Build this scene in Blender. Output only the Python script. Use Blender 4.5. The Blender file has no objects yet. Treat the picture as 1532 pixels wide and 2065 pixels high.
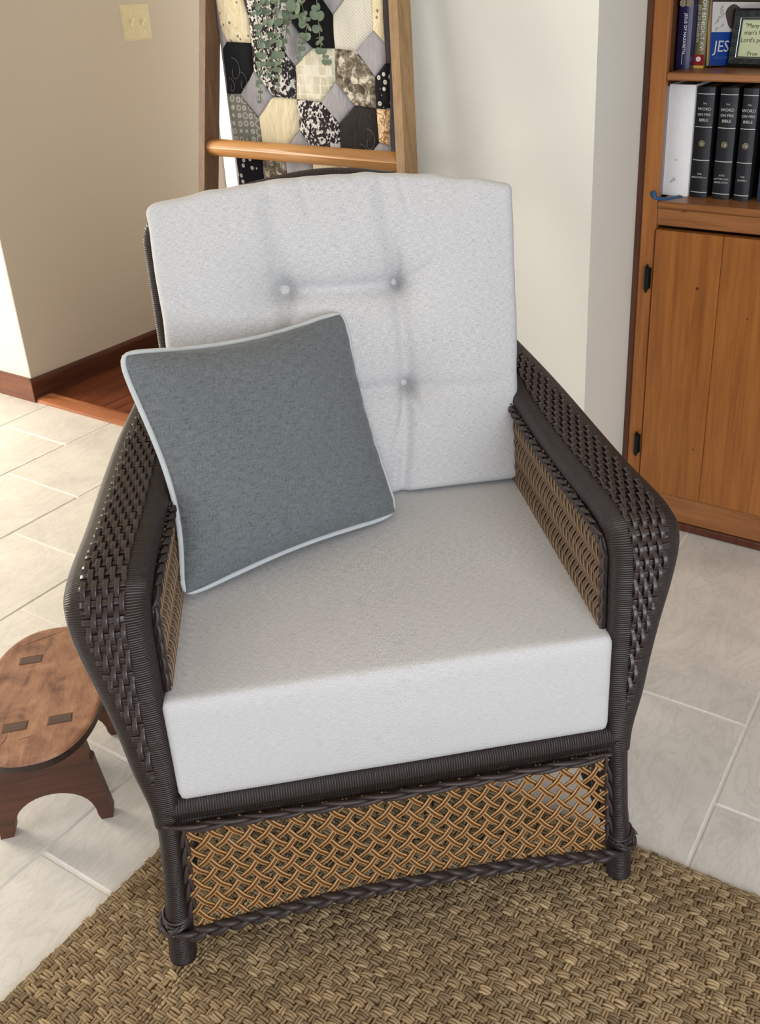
import bpy, math, random
import numpy as np
from mathutils import Vector, Matrix

R = math.radians
S = bpy.context.scene
COL = S.collection
rnd = random.Random(7)
rng = np.random.default_rng(7)

EXPO = 0.0
WORLD = 0.27
LIGHTS = [
    ('window_left_light', (-4.4, 0.5, 1.25), (-1.6, 0.8, 0.0), 1.1, 1.2, 96, (1.0, .90, .76)),
    ('window_front_light', (1.6, -0.9, 1.25), (-0.6, 1.2, 0.5), 2.0, 1.8, 76, (.90, .94, 1.0)),
    ('corner_fill_light', (-2.7, -1.9, 1.3), (-0.9, 0.9, 0.3), 1.6, 1.6, 30, (.95, .96, 1.0)),  # added fill light, no known window; brightens the front-left floor and chair
]

# ------------------------------------------------------------------ camera
T, RL, YW = 0.4298, -0.0266, -0.5430
fw = Vector((math.cos(T)*math.sin(YW), math.cos(T)*math.cos(YW), -math.sin(T)))
r0 = Vector((math.cos(YW), -math.sin(YW), 0)); u0 = r0.cross(fw)
rt = r0*math.cos(RL)+u0*math.sin(RL); up = -r0*math.sin(RL)+u0*math.cos(RL)
cam = bpy.data.cameras.new('camera'); camo = bpy.data.objects.new('camera', cam); COL.objects.link(camo)
mw = Matrix.Identity(4)
for i, v in enumerate((rt, up, -fw)):
    for j in range(3): mw[j][i] = v[j]
mw[2][3] = 1.28
camo.matrix_world = mw
cam.sensor_fit = 'HORIZONTAL'; cam.sensor_width = 36; cam.lens = 36*1923.4/1532
cam.shift_x = -144.3/1532; cam.shift_y = -192.0/1532
cam.clip_start = 0.05
S.camera = camo

# ------------------------------------------------------------------ light
S.view_settings.view_transform = 'Standard'; S.view_settings.look = 'None'
S.view_settings.gamma = 1; S.view_settings.use_curve_mapping = False
S.view_settings.exposure = EXPO
W = bpy.data.worlds.new('world'); S.world = W; W.use_nodes = True
W.node_tree.nodes['Background'].inputs[0].default_value = (0.86, 0.90, 1.0, 1)
W.node_tree.nodes['Background'].inputs[1].default_value = WORLD
def area(name, loc, target, sx, sy, power, color, spread=180):
    l = bpy.data.lights.new(name, 'AREA'); l.shape = 'RECTANGLE'; l.size = sx; l.size_y = sy
    l.energy = power; l.color = color; l.spread = R(spread)
    o = bpy.data.objects.new(name, l); COL.objects.link(o); o.location = loc
    o.rotation_euler = (Vector(target)-Vector(loc)).to_track_quat('-Z', 'Y').to_euler()
    return o
for a in LIGHTS: area(*a)

# ------------------------------------------------------------------ node helpers
def srgb(r, g, b):
    f = lambda c: (c/255/12.92) if c/255 <= .04045 else ((c/255+.055)/1.055)**2.4
    return (f(r), f(g), f(b), 1)
class NT:
    def __init__(s, name):
        s.m = bpy.data.materials.new(name); s.m.use_nodes = True; s.t = s.m.node_tree
        s.b = s.t.nodes['Principled BSDF']
    def n(s, kind, ins=None, **kw):
        nd = s.t.nodes.new(kind)
        for k, v in kw.items(): setattr(nd, k, v)
        for k, v in (ins or {}).items():
            if isinstance(v, bpy.types.NodeSocket): s.t.links.new(v, nd.inputs[k])
            else: nd.inputs[k].default_value = v
        return nd
    def set(s, k, v):
        if isinstance(v, bpy.types.NodeSocket): s.t.links.new(v, s.b.inputs[k])
        else: s.b.inputs[k].default_value = v
    def coord(s, kind='Object', scale=(1, 1, 1), rnd_off=False, rot=(0, 0, 0)):
        if kind == 'UV': c = s.n('ShaderNodeUVMap').outputs[0]
        else: c = s.n('ShaderNodeTexCoord').outputs[kind]
        if rnd_off:
            r = s.n('ShaderNodeObjectInfo').outputs['Random']
            k = s.n('ShaderNodeVectorMath', {0: (13.7, 7.3, 5.1)}, operation='SCALE'); s.t.links.new(r, k.inputs['Scale'])
            c = s.n('ShaderNodeVectorMath', {0: c, 1: k.outputs[0]}, operation='ADD').outputs[0]
        return s.n('ShaderNodeMapping', {'Vector': c, 'Scale': scale, 'Rotation': rot}).outputs[0]
    def noise(s, c, scale=5., detail=4., rough=.55, dist=0.):
        return s.n('ShaderNodeTexNoise', {'Vector': c, 'Scale': scale, 'Detail': detail, 'Roughness': rough, 'Distortion': dist}).outputs['Fac']
    def ramp(s, f, stops):
        r = s.n('ShaderNodeValToRGB', {'Fac': f}); e = r.color_ramp.elements
        while len(e) < len(stops): e.new(.5)
        for i, (p, c) in enumerate(stops): e[i].position = p; e[i].color = c if len(c) == 4 else (*c, 1)
        return r.outputs[0]
    def mix(s, f, a, b, mode='MIX'):
        m = s.n('ShaderNodeMix', data_type='RGBA', blend_type=mode)
        for k, v in ((0, f), (6, a), (7, b)):
            if isinstance(v, bpy.types.NodeSocket): s.t.links.new(v, m.inputs[k])
            else: m.inputs[k].default_value = v
        return m.outputs[2]
    def math(s, op, a, b=0., c=0.):
        return s.n('ShaderNodeMath', {0: a, 1: b, 2: c}, operation=op).outputs[0]
    def bump(s, h, strength=.5, dist=.002, normal=None):
        d = {'Height': h, 'Strength': strength, 'Distance': dist}
        if normal: d['Normal'] = normal
        o = s.n('ShaderNodeBump', d).outputs[0]; s.set('Normal', o); return o
    def fin(s, col, rough=.6, spec=.5):
        s.set('Base Color', col); s.set('Roughness', rough); s.set('Specular IOR Level', spec); return s.m

def plain(name, col, rough=.6, spec=.4, metal=0.):
    t = NT(name); t.set('Metallic', metal)
    c = t.noise(t.coord(), 30., 3.)
    dark = tuple(x*.93 for x in col[:3])+(1,)
    return t.fin(t.ramp(c, [(.3, dark), (.7, col)]), rough, spec)
def paint(name, col):
    t = NT(name); c = t.coord()
    t.bump(t.noise(c, 220., 3.), .12, .0006)
    return t.fin(t.ramp(t.noise(c, 1.3, 2.), [(.3, tuple(x*.97 for x in col[:3])+(1,)), (.7, col)]), .75, .2)
def wood(name, c1, c2, c3, axis=2, rough=.38, scale=1., spec=.5, rnd_off=True):
    t = NT(name); sc = [14*scale]*3; sc[axis] = .9*scale
    c = t.coord('Object', tuple(sc), rnd_off)
    f1 = t.noise(c, 2.2, 6., .6, 1.2)
    sc2 = [90*scale]*3; sc2[axis] = 3*scale
    f2 = t.noise(t.coord('Object', tuple(sc2), rnd_off), 2., 4., .7)
    f3 = t.noise(t.coord('Object', (1, 1, 1), rnd_off), 3., 3.)
    f = t.math('ADD', t.math('MULTIPLY', f1, .6), t.math('MULTIPLY', f2, .4))
    col = t.ramp(f, [(.33, c1), (.5, c2), (.68, c3)])
    col = t.mix(t.math('MULTIPLY', f3, .55), col, c1)
    t.bump(f2, .12, .0006)
    return t.fin(col, rough, spec)
def linen(name, light, dark, bump=.25, sc=1.):
    t = NT(name)
    f1 = t.noise(t.coord('UV', (40*sc, 560*sc, 1)), 1., 3., .7)
    f2 = t.noise(t.coord('UV', (620*sc, 70*sc, 1)), 1., 3., .7)
    f = t.math('MULTIPLY', t.math('ADD', f1, f2), .5)
    f3 = t.noise(t.coord('UV', (6, 6, 1)), 1., 3.)
    col = t.ramp(f, [(.36, dark), (.56, light)])
    col = t.mix(t.math('MULTIPLY', f3, .18), col, dark)
    t.bump(f, bump, .0008)
    t.set('Sheen Weight', .15)
    return t.fin(col, .85, .15)

M = {}
M['paint'] = paint('cream_wall_paint', srgb(226, 223, 212))
M['shaded'] = paint('shaded_cream_paint', srgb(190, 178, 162))  # cream wall paint darkened; the hall's shade is put into its colour
M['ceiling'] = paint('ceiling_paint', srgb(225, 215, 198))
M['base_wood'] = wood('baseboard_wood', srgb(78, 38, 18), srgb(126, 68, 34), srgb(150, 88, 50), 0)
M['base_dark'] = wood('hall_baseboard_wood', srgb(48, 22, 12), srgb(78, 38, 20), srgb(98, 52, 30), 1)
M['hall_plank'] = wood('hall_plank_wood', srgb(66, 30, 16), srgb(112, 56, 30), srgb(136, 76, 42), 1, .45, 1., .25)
M['threshold'] = wood('threshold_wood', srgb(120, 66, 40), srgb(172, 108, 70), srgb(196, 134, 96), 0, .4)
M['cab'] = wood('honey_cabinet_wood', srgb(128, 76, 32), srgb(162, 100, 46), srgb(184, 120, 60), 2, .36, .8)
M['cab_h'] = wood('honey_cabinet_rail_wood', srgb(112, 68, 36), srgb(162, 106, 60), srgb(188, 130, 82), 0, .36, .8)
M['cab_dark'] = wood('cabinet_edge_wood', srgb(62, 32, 18), srgb(92, 48, 28), srgb(112, 62, 38), 2, .4)
M['cab_in'] = wood('cabinet_inside_wood', srgb(70, 40, 22), srgb(110, 66, 38), srgb(130, 82, 50), 2, .6)
M['ladder'] = wood('ladder_wood', srgb(124, 94, 58), srgb(164, 130, 88), srgb(188, 154, 110), 2, .5, 1.2)
M['ladder_l'] = wood('ladder_shaded_wood', srgb(92, 66, 46), srgb(130, 100, 74), srgb(160, 126, 98), 2, .5, 1.2)  # same ladder wood, darkened so the left rail's inner face looks shaded
M['rung'] = wood('rung_wood', srgb(160, 112, 60), srgb(200, 146, 88), srgb(216, 164, 106), 0, .4, .7)
M['iron'] = plain('black_iron', srgb(26, 30, 30), .35, .5, .6)
M['ivory'] = plain('ivory_plastic', srgb(206, 192, 150), .4, .5)
M['ivory2'] = plain('toggle_plastic', srgb(225, 215, 185), .35, .5)
M['linen'] = linen('pale_grey_linen', srgb(217, 216, 215), srgb(162, 162, 164), .25, 2.4)
M['button'] = linen('button_linen', srgb(216, 214, 210), srgb(176, 174, 172))
M['charcoal'] = linen('charcoal_cloth', srgb(120, 125, 127), srgb(74, 80, 82), .3, 1.5)
M['piping'] = plain('light_piping', srgb(196, 200, 200), .7, .2)

# floor tile
t = NT('sandstone_tile'); c = t.coord('Object', (1, 1, 1), True)
f1 = t.noise(c, 3.2, 6., .62, 1.6); f2 = t.noise(t.coord('Object', (3, 1, 1), True, (0, 0, .5)), 5., 7., .7, 2.4); f3 = t.noise(c, 160., 3., .7)
col = t.ramp(f1, [(.3, srgb(206, 203, 196)), (.5, srgb(222, 219, 212)), (.7, srgb(232, 228, 220))])
vein = t.ramp(f2, [(.455, (0, 0, 0)), (.49, (1, 1, 1)), (.51, (1, 1, 1)), (.545, (0, 0, 0))])
col = t.mix(t.math('MULTIPLY', vein, .16), col, srgb(150, 143, 133))
col = t.mix(t.math('MULTIPLY', f3, .10), col, srgb(165, 158, 148))
t.bump(t.math('ADD', t.math('MULTIPLY', f1, 1.), t.math('MULTIPLY', f3, .12)), .22, .003)
M['tile'] = t.fin(col, .42, .45)
M['grout'] = plain('pale_grout', srgb(236, 232, 224), .9, .1)

# wicker wrapped round a core : v is metres along the piece
def wrap(name, c1, c2, pitch=.0034, rough=.42):
    t = NT(name); uv = t.n('ShaderNodeUVMap').outputs[0]
    sp = t.n('ShaderNodeSeparateXYZ', {0: uv}); j = t.noise(t.coord('UV', (3, 160, 1)), 1., 2.)
    ph = t.math('ADD', t.math('MULTIPLY', sp.outputs[1], 2*math.pi/pitch), t.math('MULTIPLY', j, 3.))
    h = t.math('ABSOLUTE', t.math('SINE', t.math('MULTIPLY', ph, .5)))
    n2 = t.noise(t.coord('UV', (6, 260, 1)), 1., 2.)
    col = t.mix(t.math('MULTIPLY', h, .8), (*(x*.35 for x in c1[:3]), 1), c1)
    col = t.mix(n2, col, t.mix(t.math('MULTIPLY', h, .8), (*(x*.35 for x in c2[:3]), 1), c2))
    t.bump(h, .8, .0012)
    return t.fin(col, rough, .45)
M['wrap'] = wrap('dark_wrapped_cane', srgb(46, 37, 35), srgb(62, 51, 48))
def cane(name, edge, mid, rough=.38):
    t = NT(name); sp = t.n('ShaderNodeSeparateXYZ', {0: t.n('ShaderNodeUVMap').outputs[0]})
    a = t.math('ABSOLUTE', t.math('SUBTRACT', t.math('MULTIPLY', sp.outputs[0], 2.), 1.))
    n = t.noise(t.coord('UV', (9, 90, 1)), 1., 3.)
    a2 = t.math('ADD', a, t.math('MULTIPLY', t.math('SUBTRACT', n, .5), .2))
    col = t.ramp(a2, [(.38, mid), (.52, edge), (.84, edge), (.97, tuple(x*.4 for x in mid[:3])+(1,))])
    return t.fin(col, rough, .45)
M['cane_gold'] = cane('gold_striped_cane', srgb(190, 150, 100), srgb(104, 66, 36))
M['cane_side'] = cane('tan_striped_cane', srgb(150, 124, 96), srgb(98, 76, 58))
M['cane_dark'] = cane('dark_triple_cane', srgb(70, 59, 56), srgb(60, 49, 46), .26)
M['braid'] = cane('dark_braid_cane', srgb(64, 53, 50), srgb(50, 40, 38), .45)

# ------------------------------------------------------------------ object helpers
def tag(o, label=None, cat=None, group=None, kind=None):
    if label: o['label'] = label
    if cat: o['category'] = cat
    if group: o['group'] = group
    if kind: o['kind'] = kind
    return o
def thing(name, label, cat, loc=(0, 0, 0), rz=0., group=None):
    o = bpy.data.objects.new(name, None); COL.objects.link(o); o.location = loc; o.rotation_euler = (0, 0, rz)
    o.empty_display_size = .05
    return tag(o, label, cat, group)
def link(name, me, parent=None, loc=None, rot=None, scale=None):
    o = bpy.data.objects.new(name, me); COL.objects.link(o)
    if parent: o.parent = parent
    if loc is not None: o.location = loc
    if rot is not None: o.rotation_euler = rot
    if scale is not None: o.scale = scale
    return o
def mesh(name, vs, fs, m, smooth=True, uv=None):
    """uv: per-vertex (n,2)"""
    me = bpy.data.meshes.new(name)
    me.from_pydata([tuple(map(float, v)) for v in vs], [], [tuple(map(int, f)) for f in fs])
    if m is not None: me.materials.append(m)
    if smooth: me.polygons.foreach_set('use_smooth', [True]*len(me.polygons))
    if uv is not None:
        l = me.uv_layers.new(name='UVMap'); idx = np.empty(len(me.loops), dtype=np.int32); me.loops.foreach_get('vertex_index', idx)
        l.data.foreach_set('uv', np.asarray(uv, dtype=np.float32)[idx].ravel())
    me.update(); return me
class MB:
    """collects vertices and faces (with uv) of one part"""
    def __init__(s): s.v = []; s.f = []; s.uv = []
    def add(s, vs, fs, uv=None):
        o = len(s.v); s.v += [tuple(v) for v in vs]; s.f += [tuple(i+o for i in f) for f in fs]
        s.uv += [tuple(u) for u in uv] if uv is not None else [(0, 0)]*len(vs)
    def box(s, x0, x1, y0, y1, z0, z1, b=0.):
        if b <= 0:
            vs = [(x, y, z) for x in (x0, x1) for y in (y0, y1) for z in (z0, z1)]
            s.add(vs, [(0, 1, 3, 2), (4, 6, 7, 5), (0, 4, 5, 1), (2, 3, 7, 6), (0, 2, 6, 4), (1, 5, 7, 3)]); return s
        o = len(s.v); c = ((x0+x1)/2, (y0+y1)/2, (z0+z1)/2); h = ((x1-x0)/2, (y1-y0)/2, (z1-z0)/2)
        b = min(b, *(k*.49 for k in h)); vs = []; idx = {}
        for sx in (-1, 1):
            for sy in (-1, 1):
                for sz in (-1, 1):
                    for a in range(3):
                        d = [h[0]-b, h[1]-b, h[2]-b]; d[a] = h[a]
                        idx[(sx, sy, sz, a)] = len(vs); vs.append((c[0]+sx*d[0], c[1]+sy*d[1], c[2]+sz*d[2]))
        fs = []
        for a in range(3):
            p, q = [(1, 2), (2, 0), (0, 1)][a]
            for sg in (-1, 1):
                def k(sp, sq, ax=a):
                    t3 = [0, 0, 0]; t3[a] = sg; t3[p] = sp; t3[q] = sq; return idx[(*t3, ax)]
                f = [k(-1, -1), k(1, -1), k(1, 1), k(-1, 1)]; fs.append(f if sg > 0 else f[::-1])
        for a in range(3):
            p, q = [(1, 2), (2, 0), (0, 1)][a]
            for sp in (-1, 1):
                for sq in (-1, 1):
                    def k(sa, ax):
                        t3 = [0, 0, 0]; t3[a] = sa; t3[p] = sp; t3[q] = sq; return idx[(*t3, ax)]
                    f = [k(-1, p), k(1, p), k(1, q), k(-1, q)]; fs.append(f if sp*sq < 0 else f[::-1])
        for sx in (-1, 1):
            for sy in (-1, 1):
                for sz in (-1, 1):
                    f = [idx[(sx, sy, sz, a)] for a in range(3)]; fs.append(f if sx*sy*sz > 0 else f[::-1])
        s.add(vs, fs); return s
    def build(s, name, m, parent=None, smooth=False, loc=None):
        return link(name, mesh(name, s.v, s.f, m, smooth, s.uv), parent, loc)
def bx(name, m, parent, x0, x1, y0, y1, z0, z1, b=0.002):
    return MB().box(x0, x1, y0, y1, z0, z1, b).build(name, m, parent)
def prism(mb, poly, a, b, axis=1):
    """extrude 2d polygon between a and b along axis (poly in remaining axes)"""
    n = len(poly)
    def P(p, q):
        if axis == 1: return (p[0], q, p[1])
        if axis == 2: return (p[0], p[1], q)
        return (q, p[0], p[1])
    vs = [P(p, a) for p in poly]+[P(p, b) for p in poly]
    fs = [tuple(range(n)), tuple(range(2*n-1, n-1, -1))]+[(i, i+n, (i+1) % n+n, (i+1) % n) for i in range(n)]
    mb.add(vs, fs); return mb
def resample(P, step):
    P = np.asarray(P, float); n = len(P); out = []
    for i in range(n-1):
        p0, p1, p2, p3 = P[max(i-1, 0)], P[i], P[i+1], P[min(i+2, n-1)]
        k = max(2, int(np.linalg.norm((p2-p1)[:3])/step)+1)
        for t in np.arange(k)/k:
            out.append(.5*((2*p1)+(-p0+p2)*t+(2*p0-5*p1+4*p2-p3)*t*t+(-p0+3*p1-3*p2+p3)*t**3))
    out.append(P[-1]); return np.array(out)
def frames(P, ref=(0, 0, 1)):
    T_ = np.gradient(P, axis=0); T_ /= np.linalg.norm(T_, axis=1)[:, None]+1e-12
    u = np.cross(T_[0], ref)
    if np.linalg.norm(u) < 1e-3: u = np.cross(T_[0], (1, 0, 0))
    u /= np.linalg.norm(u); U = [u]
    for i in range(1, len(P)):
        u = U[-1]-T_[i]*(U[-1] @ T_[i]); u /= np.linalg.norm(u); U.append(u)
    U = np.array(U); return T_, U, np.cross(T_, U)
def tube(mb, P, r, seg=8, ref=(0, 0, 1), rx=None, cap=True, closed=False):
    P = np.asarray(P, float); n = len(P)
    if closed:
        P2 = np.vstack([P, P[:1]]); 
    else: P2 = P
    n = len(P2); T_, U, V = frames(P2, ref)
    r = np.full(n, r) if np.isscalar(r) else np.asarray(r); rx = r if rx is None else (np.full(n, rx) if np.isscalar(rx) else np.asarray(rx))
    a = np.linspace(0, 2*np.pi, seg+1)
    L = np.concatenate([[0], np.cumsum(np.linalg.norm(np.diff(P2, axis=0), axis=1))])
    vs = P2[:, None, :]+U[:, None, :]*(np.cos(a)[None, :, None]*rx[:, None, None])+V[:, None, :]*(np.sin(a)[None, :, None]*r[:, None, None])
    uv = np.stack(np.broadcast_arrays(a[None, :]/(2*np.pi), L[:, None]), -1)
    k = seg+1; fs = [(i*k+j, i*k+j+1, (i+1)*k+j+1, (i+1)*k+j) for i in range(n-1) for j in range(seg)]
    if cap and not closed: fs += [tuple(range(seg))[::-1], tuple((n-1)*k+j for j in range(seg))]
    mb.add(vs.reshape(-1, 3), fs, uv.reshape(-1, 2)); return mb
def strand(mb, P, N, w, h, lobes=3):
    """flat ribbon of several parallel canes following P with surface normal N"""
    P = np.asarray(P, float); N = np.asarray(N, float); n = len(P)
    T_ = np.gradient(P, axis=0); T_ /= np.linalg.norm(T_, axis=1)[:, None]+1e-12
    B = np.cross(T_, N); B /= np.linalg.norm(B, axis=1)[:, None]+1e-12; N2 = np.cross(B, T_)
    m = lobes*2+1; u = np.linspace(0, 1, m)
    hh = np.where(np.arange(m) % 2 == 1, h, h*.45); hh[0] = hh[-1] = -h*.2
    u = np.concatenate([u, [.85, .15]]); hh = np.concatenate([hh, [-h*.7, -h*.7]]); m += 2
    L = np.concatenate([[0], np.cumsum(np.linalg.norm(np.diff(P, axis=0), axis=1))])
    vs = P[:, None, :]+B[:, None, :]*((u-.5)*w)[None, :, None]+N2[:, None, :]*hh[None, :, None]
    uv = np.stack(np.broadcast_arrays(u[None, :], L[:, None]), -1)
    fs = [(i*m+j, i*m+(j+1) % m, (i+1)*m+(j+1) % m, (i+1)*m+j) for i in range(n-1) for j in range(m)]
    fs += [tuple(range(m))[::-1], tuple((n-1)*m+j for j in range(m))]
    mb.add(vs.reshape(-1, 3), fs, uv.reshape(-1, 2)); return mb
def braid(mb, P, w, th, N, pitch=.02):
    """three-strand plait: overlapping slanted lobes along P; N = outward normal"""
    P = np.asarray(P, float); L = np.concatenate([[0], np.cumsum(np.linalg.norm(np.diff(P, axis=0), axis=1))])
    N = np.asarray(N, float); k = int(L[-1]/pitch*2); ip = lambda s: np.array([np.interp(s, L, P[:, i]) for i in range(3)])
    tube(mb, P, th*.55, 6, rx=th*.55)
    for i in range(k):
        s = (i+.5)*pitch/2; c = ip(s); t3 = ip(min(s+.004, L[-1]))-ip(max(s-.004, 0)); t3 /= np.linalg.norm(t3)
        b = np.cross(t3, N); b /= np.linalg.norm(b); sg = 1 if i % 2 else -1
        q = []
        for a in np.linspace(-1, 1, 7):
            q.append(c+t3*(a*pitch*.62)+b*sg*w*(.30-.34*a)*1.0+N*(th*(.25+.55*(1-a*a))))
        r = th*.62*np.array([.25, .75, 1, 1.05, 1, .75, .25])
        tube(mb, q, r, 6, ref=tuple(N), rx=r*.9)
    return mb
def text(name, s, size, m, parent, o, xdir, ydir, depth=.0004, align='CENTER', font_shear=0.):
    cu = bpy.data.curves.new(name, 'FONT'); cu.body = s; cu.size = size; cu.extrude = depth; cu.align_x = align; cu.align_y = 'CENTER'; cu.resolution_u = 2; cu.shear = font_shear
    ob = bpy.data.objects.new(name+'_curve', cu); COL.objects.link(ob)
    bpy.context.view_layer.update()
    me = bpy.data.meshes.new_from_object(ob.evaluated_get(bpy.context.evaluated_depsgraph_get()))
    bpy.data.objects.remove(ob); me.materials.clear(); me.materials.append(m)
    X = Vector(xdir).normalized(); Y = Vector(ydir).normalized(); Z = X.cross(Y)
    mt = Matrix((( X.x, Y.x, Z.x, o[0]), (X.y, Y.y, Z.y, o[1]), (X.z, Y.z, Z.z, o[2]), (0, 0, 0, 1)))
    me.transform(mt)
    return link(name, me, parent)

# quilt patch outlines and sprig lines, metres (x, z)
PATCHES = [('cream_print',[(-1.6068,1.3106),(-1.5302,1.3087),(-1.5362,1.2503),(-1.5258,1.2154),(-1.5278,1.1629),(-1.5988,1.1655),(-1.611,1.1902),(-1.614,1.2512)]),('black_print',[(-1.6116,1.1508),(-1.6003,1.1655),(-1.5278,1.1629),(-1.5275,1.1051),(-1.5763,1.054),(-1.6139,1.0538)]),('circle_print',[(-1.6141,1.0528),(-1.575,1.0529),(-1.5546,1.0299),(-1.5274,1.0039),(-1.5271,0.9424),(-1.5976,0.9451),(-1.6083,0.9355),(-1.6125,0.9869)]),('lavender',[(-1.5275,1.1051),(-1.4788,1.0518),(-1.5256,1.0062),(-1.575,1.0529)]),('white_floral',[(-1.5362,1.2503),(-1.5274,1.3087),(-1.4346,1.3063),(-1.4014,1.3055),(-1.4083,1.2488),(-1.4094,1.2062),(-1.4319,1.1885),(-1.4351,1.1405),(-1.4079,1.1157),(-1.4171,1.0487),(-1.4788,1.0518),(-1.5275,1.1051),(-1.5278,1.1629),(-1.5258,1.2154)]),('lavender',[(-1.4094,1.2062),(-1.3822,1.1739),(-1.3563,1.1544),(-1.3851,1.1362),(-1.4075,1.1187),(-1.4351,1.1405),(-1.4319,1.1885)]),('black_solid',[(-1.4014,1.3055),(-1.3213,1.3035),(-1.3205,1.2478),(-1.2978,1.2183),(-1.2987,1.154),(-1.3563,1.1544),(-1.3822,1.1739),(-1.4094,1.2062),(-1.4083,1.2488)]),('lavender',[(-1.3213,1.3035),(-1.2307,1.3013),(-1.2661,1.2471),(-1.2977,1.2193),(-1.3205,1.2478)]),('chevron_white',[(-1.2661,1.2471),(-1.2307,1.3013),(-1.1922,1.3003),(-1.1989,1.189),(-1.2454,1.1498),(-1.2987,1.154),(-1.2977,1.2193)]),('cream_print',[(-1.1922,1.3003),(-1.1697,1.2998),(-1.1732,1.246),(-1.1735,1.1666),(-1.1989,1.189)]),('lavender',[(-1.1989,1.189),(-1.1735,1.1666),(-1.1724,1.1269),(-1.2002,1.0993),(-1.2441,1.1498)]),('tan_floral',[(-1.2987,1.154),(-1.2441,1.1498),(-1.2002,1.0993),(-1.1995,1.0373),(-1.2567,1.0411),(-1.302,1.0899)]),('cream_grid',[(-1.4076,1.1177),(-1.3851,1.1362),(-1.3563,1.1544),(-1.2987,1.154),(-1.3019,1.0909),(-1.3436,1.045),(-1.4115,1.0488)]),('lavender',[(-1.3021,1.0889),(-1.258,1.041),(-1.2994,1.0025),(-1.3436,1.045)]),('dark_flower',[(-1.2002,1.0993),(-1.1724,1.1269),(-1.1626,1.127),(-1.1682,1.0365),(-1.1995,1.0373)]),('orange_print',[(-1.1995,1.0373),(-1.1682,1.0365),(-1.1715,0.9628),(-1.1991,0.9684)]),('charcoal',[(-1.2567,1.0411),(-1.1995,1.0373),(-1.1992,0.9674),(-1.2339,0.9331),(-1.3027,0.9362),(-1.2994,1.0025)]),('cream_plain',[(-1.5256,1.0062),(-1.4851,1.0474),(-1.4789,1.0508),(-1.4115,1.0488),(-1.4119,0.9856),(-1.4541,0.9411),(-1.5258,0.9413)]),('white_floral',[(-1.4117,1.0478),(-1.3436,1.045),(-1.2994,1.0025),(-1.3027,0.9362),(-1.3744,0.9317),(-1.4121,0.9834)]),('lavender',[(-1.4121,0.9834),(-1.3744,0.9317),(-1.3816,0.9172),(-1.4582,0.9199),(-1.4541,0.9411)]),('dark_flower',[(-1.6083,0.9355),(-1.5976,0.9451),(-1.5258,0.9413),(-1.5298,0.8905),(-1.5333,0.8213),(-1.6115,0.8147)]),('tan_floral',[(-1.5258,0.9413),(-1.4541,0.9411),(-1.4582,0.9199),(-1.4607,0.8274),(-1.5333,0.8213),(-1.5298,0.8905)]),('lavender',[(-1.4582,0.9199),(-1.3816,0.9172),(-1.379,0.8343),(-1.4607,0.8274)]),('cream_plain',[(-1.3744,0.9317),(-1.3028,0.9351),(-1.3086,0.8403),(-1.379,0.8343),(-1.3816,0.9172)]),('check_print',[(-1.3028,0.9351),(-1.2339,0.9331),(-1.2444,0.9156),(-1.2404,0.8461),(-1.3086,0.8403)]),('lavender',[(-1.1992,0.9674),(-1.1703,0.9619),(-1.1718,0.8519),(-1.2404,0.8461),(-1.2444,0.9156),(-1.2339,0.9331)])]
SPRIGS = [[(-1.44,1.316),(-1.449,1.2501),(-1.4516,1.2309),(-1.4506,1.2086),(-1.4515,1.1614),(-1.4514,1.1414),(-1.4527,1.1213),(-1.4595,1.1019)],[(-1.4018,1.3149),(-1.4101,1.2497),(-1.4146,1.2249),(-1.4219,1.1998),(-1.4224,1.1744),(-1.417,1.1419),(-1.423,1.1158),(-1.4288,1.07)],[(-1.3668,1.314),(-1.3771,1.2493),(-1.3801,1.2351),(-1.3898,1.2209),(-1.3999,1.2037)],[(-1.3515,1.3136),(-1.3589,1.2491),(-1.3568,1.233),(-1.3495,1.2169),(-1.338,1.2036),(-1.3419,1.1797),(-1.3497,1.1681),(-1.3566,1.1534),(-1.3613,1.1358)],[(-1.3085,1.3124),(-1.3152,1.2485),(-1.3159,1.2299),(-1.3152,1.2121),(-1.3165,1.1875),(-1.3146,1.1683),(-1.3087,1.1501),(-1.3009,1.1376),(-1.3036,1.123)],[(-1.4614,1.3165),(-1.4653,1.231),(-1.4638,1.1623),(-1.4735,1.1016),(-1.4775,1.083),(-1.4811,1.0674),(-1.4854,1.0463)],[(-1.3849,1.3145),(-1.3958,1.2683),(-1.3949,1.2114),(-1.4091,1.1725),(-1.4224,1.1428)],[(-1.3286,1.3129),(-1.3362,1.2674),(-1.3418,1.2395),(-1.3346,1.2112)]]
# ------------------------------------------------------------------ room
def struct(name, m, x0, x1, y0, y1, z0, z1, b=0.):
    return tag(bx(name, m, None, x0, x1, y0, y1, z0, z1, b), kind='structure')
fl = struct('floor', M['grout'], -4.8, 1.3, -2.6, 2.45, -.06, -.0022)
GX, GY = .2398*1.28, .492*1.28
tm = MB().box(-GX/2+.0028, GX/2-.0028, -GY/2+.0028, GY/2-.0028, -.012, 0, .0016)
tme = mesh('tile', tm.v, tm.f, M['tile'], False)
for k in range(-9, 12):
    xc = (-1.874+.2398*k)*1.28-GX/2
    if xc > 1.1: continue
    base = (1.297-.164*k)*1.28
    for n in range(-12, 14):
        yc = base+GY*(n+.5)
        if yc < -1.0 or yc > 2.62: continue
        if xc < -.9 and yc > 2.1: continue
        hi = 2.44 if xc > -.9 else 1.93
        o = link('tile', tme, fl, (xc, yc, rnd.uniform(-.0006, .0004)), (rnd.uniform(-.0008, .0008), rnd.uniform(-.0008, .0008), 0))
struct('wall_left', M['paint'], -4.8, -2.779, 1.845, 3.03, -.05, 2.5)
struct('wall_hall', M['shaded'], -2.779, -2.775, 1.8455, 3.03, -.05, 2.5)
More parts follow.
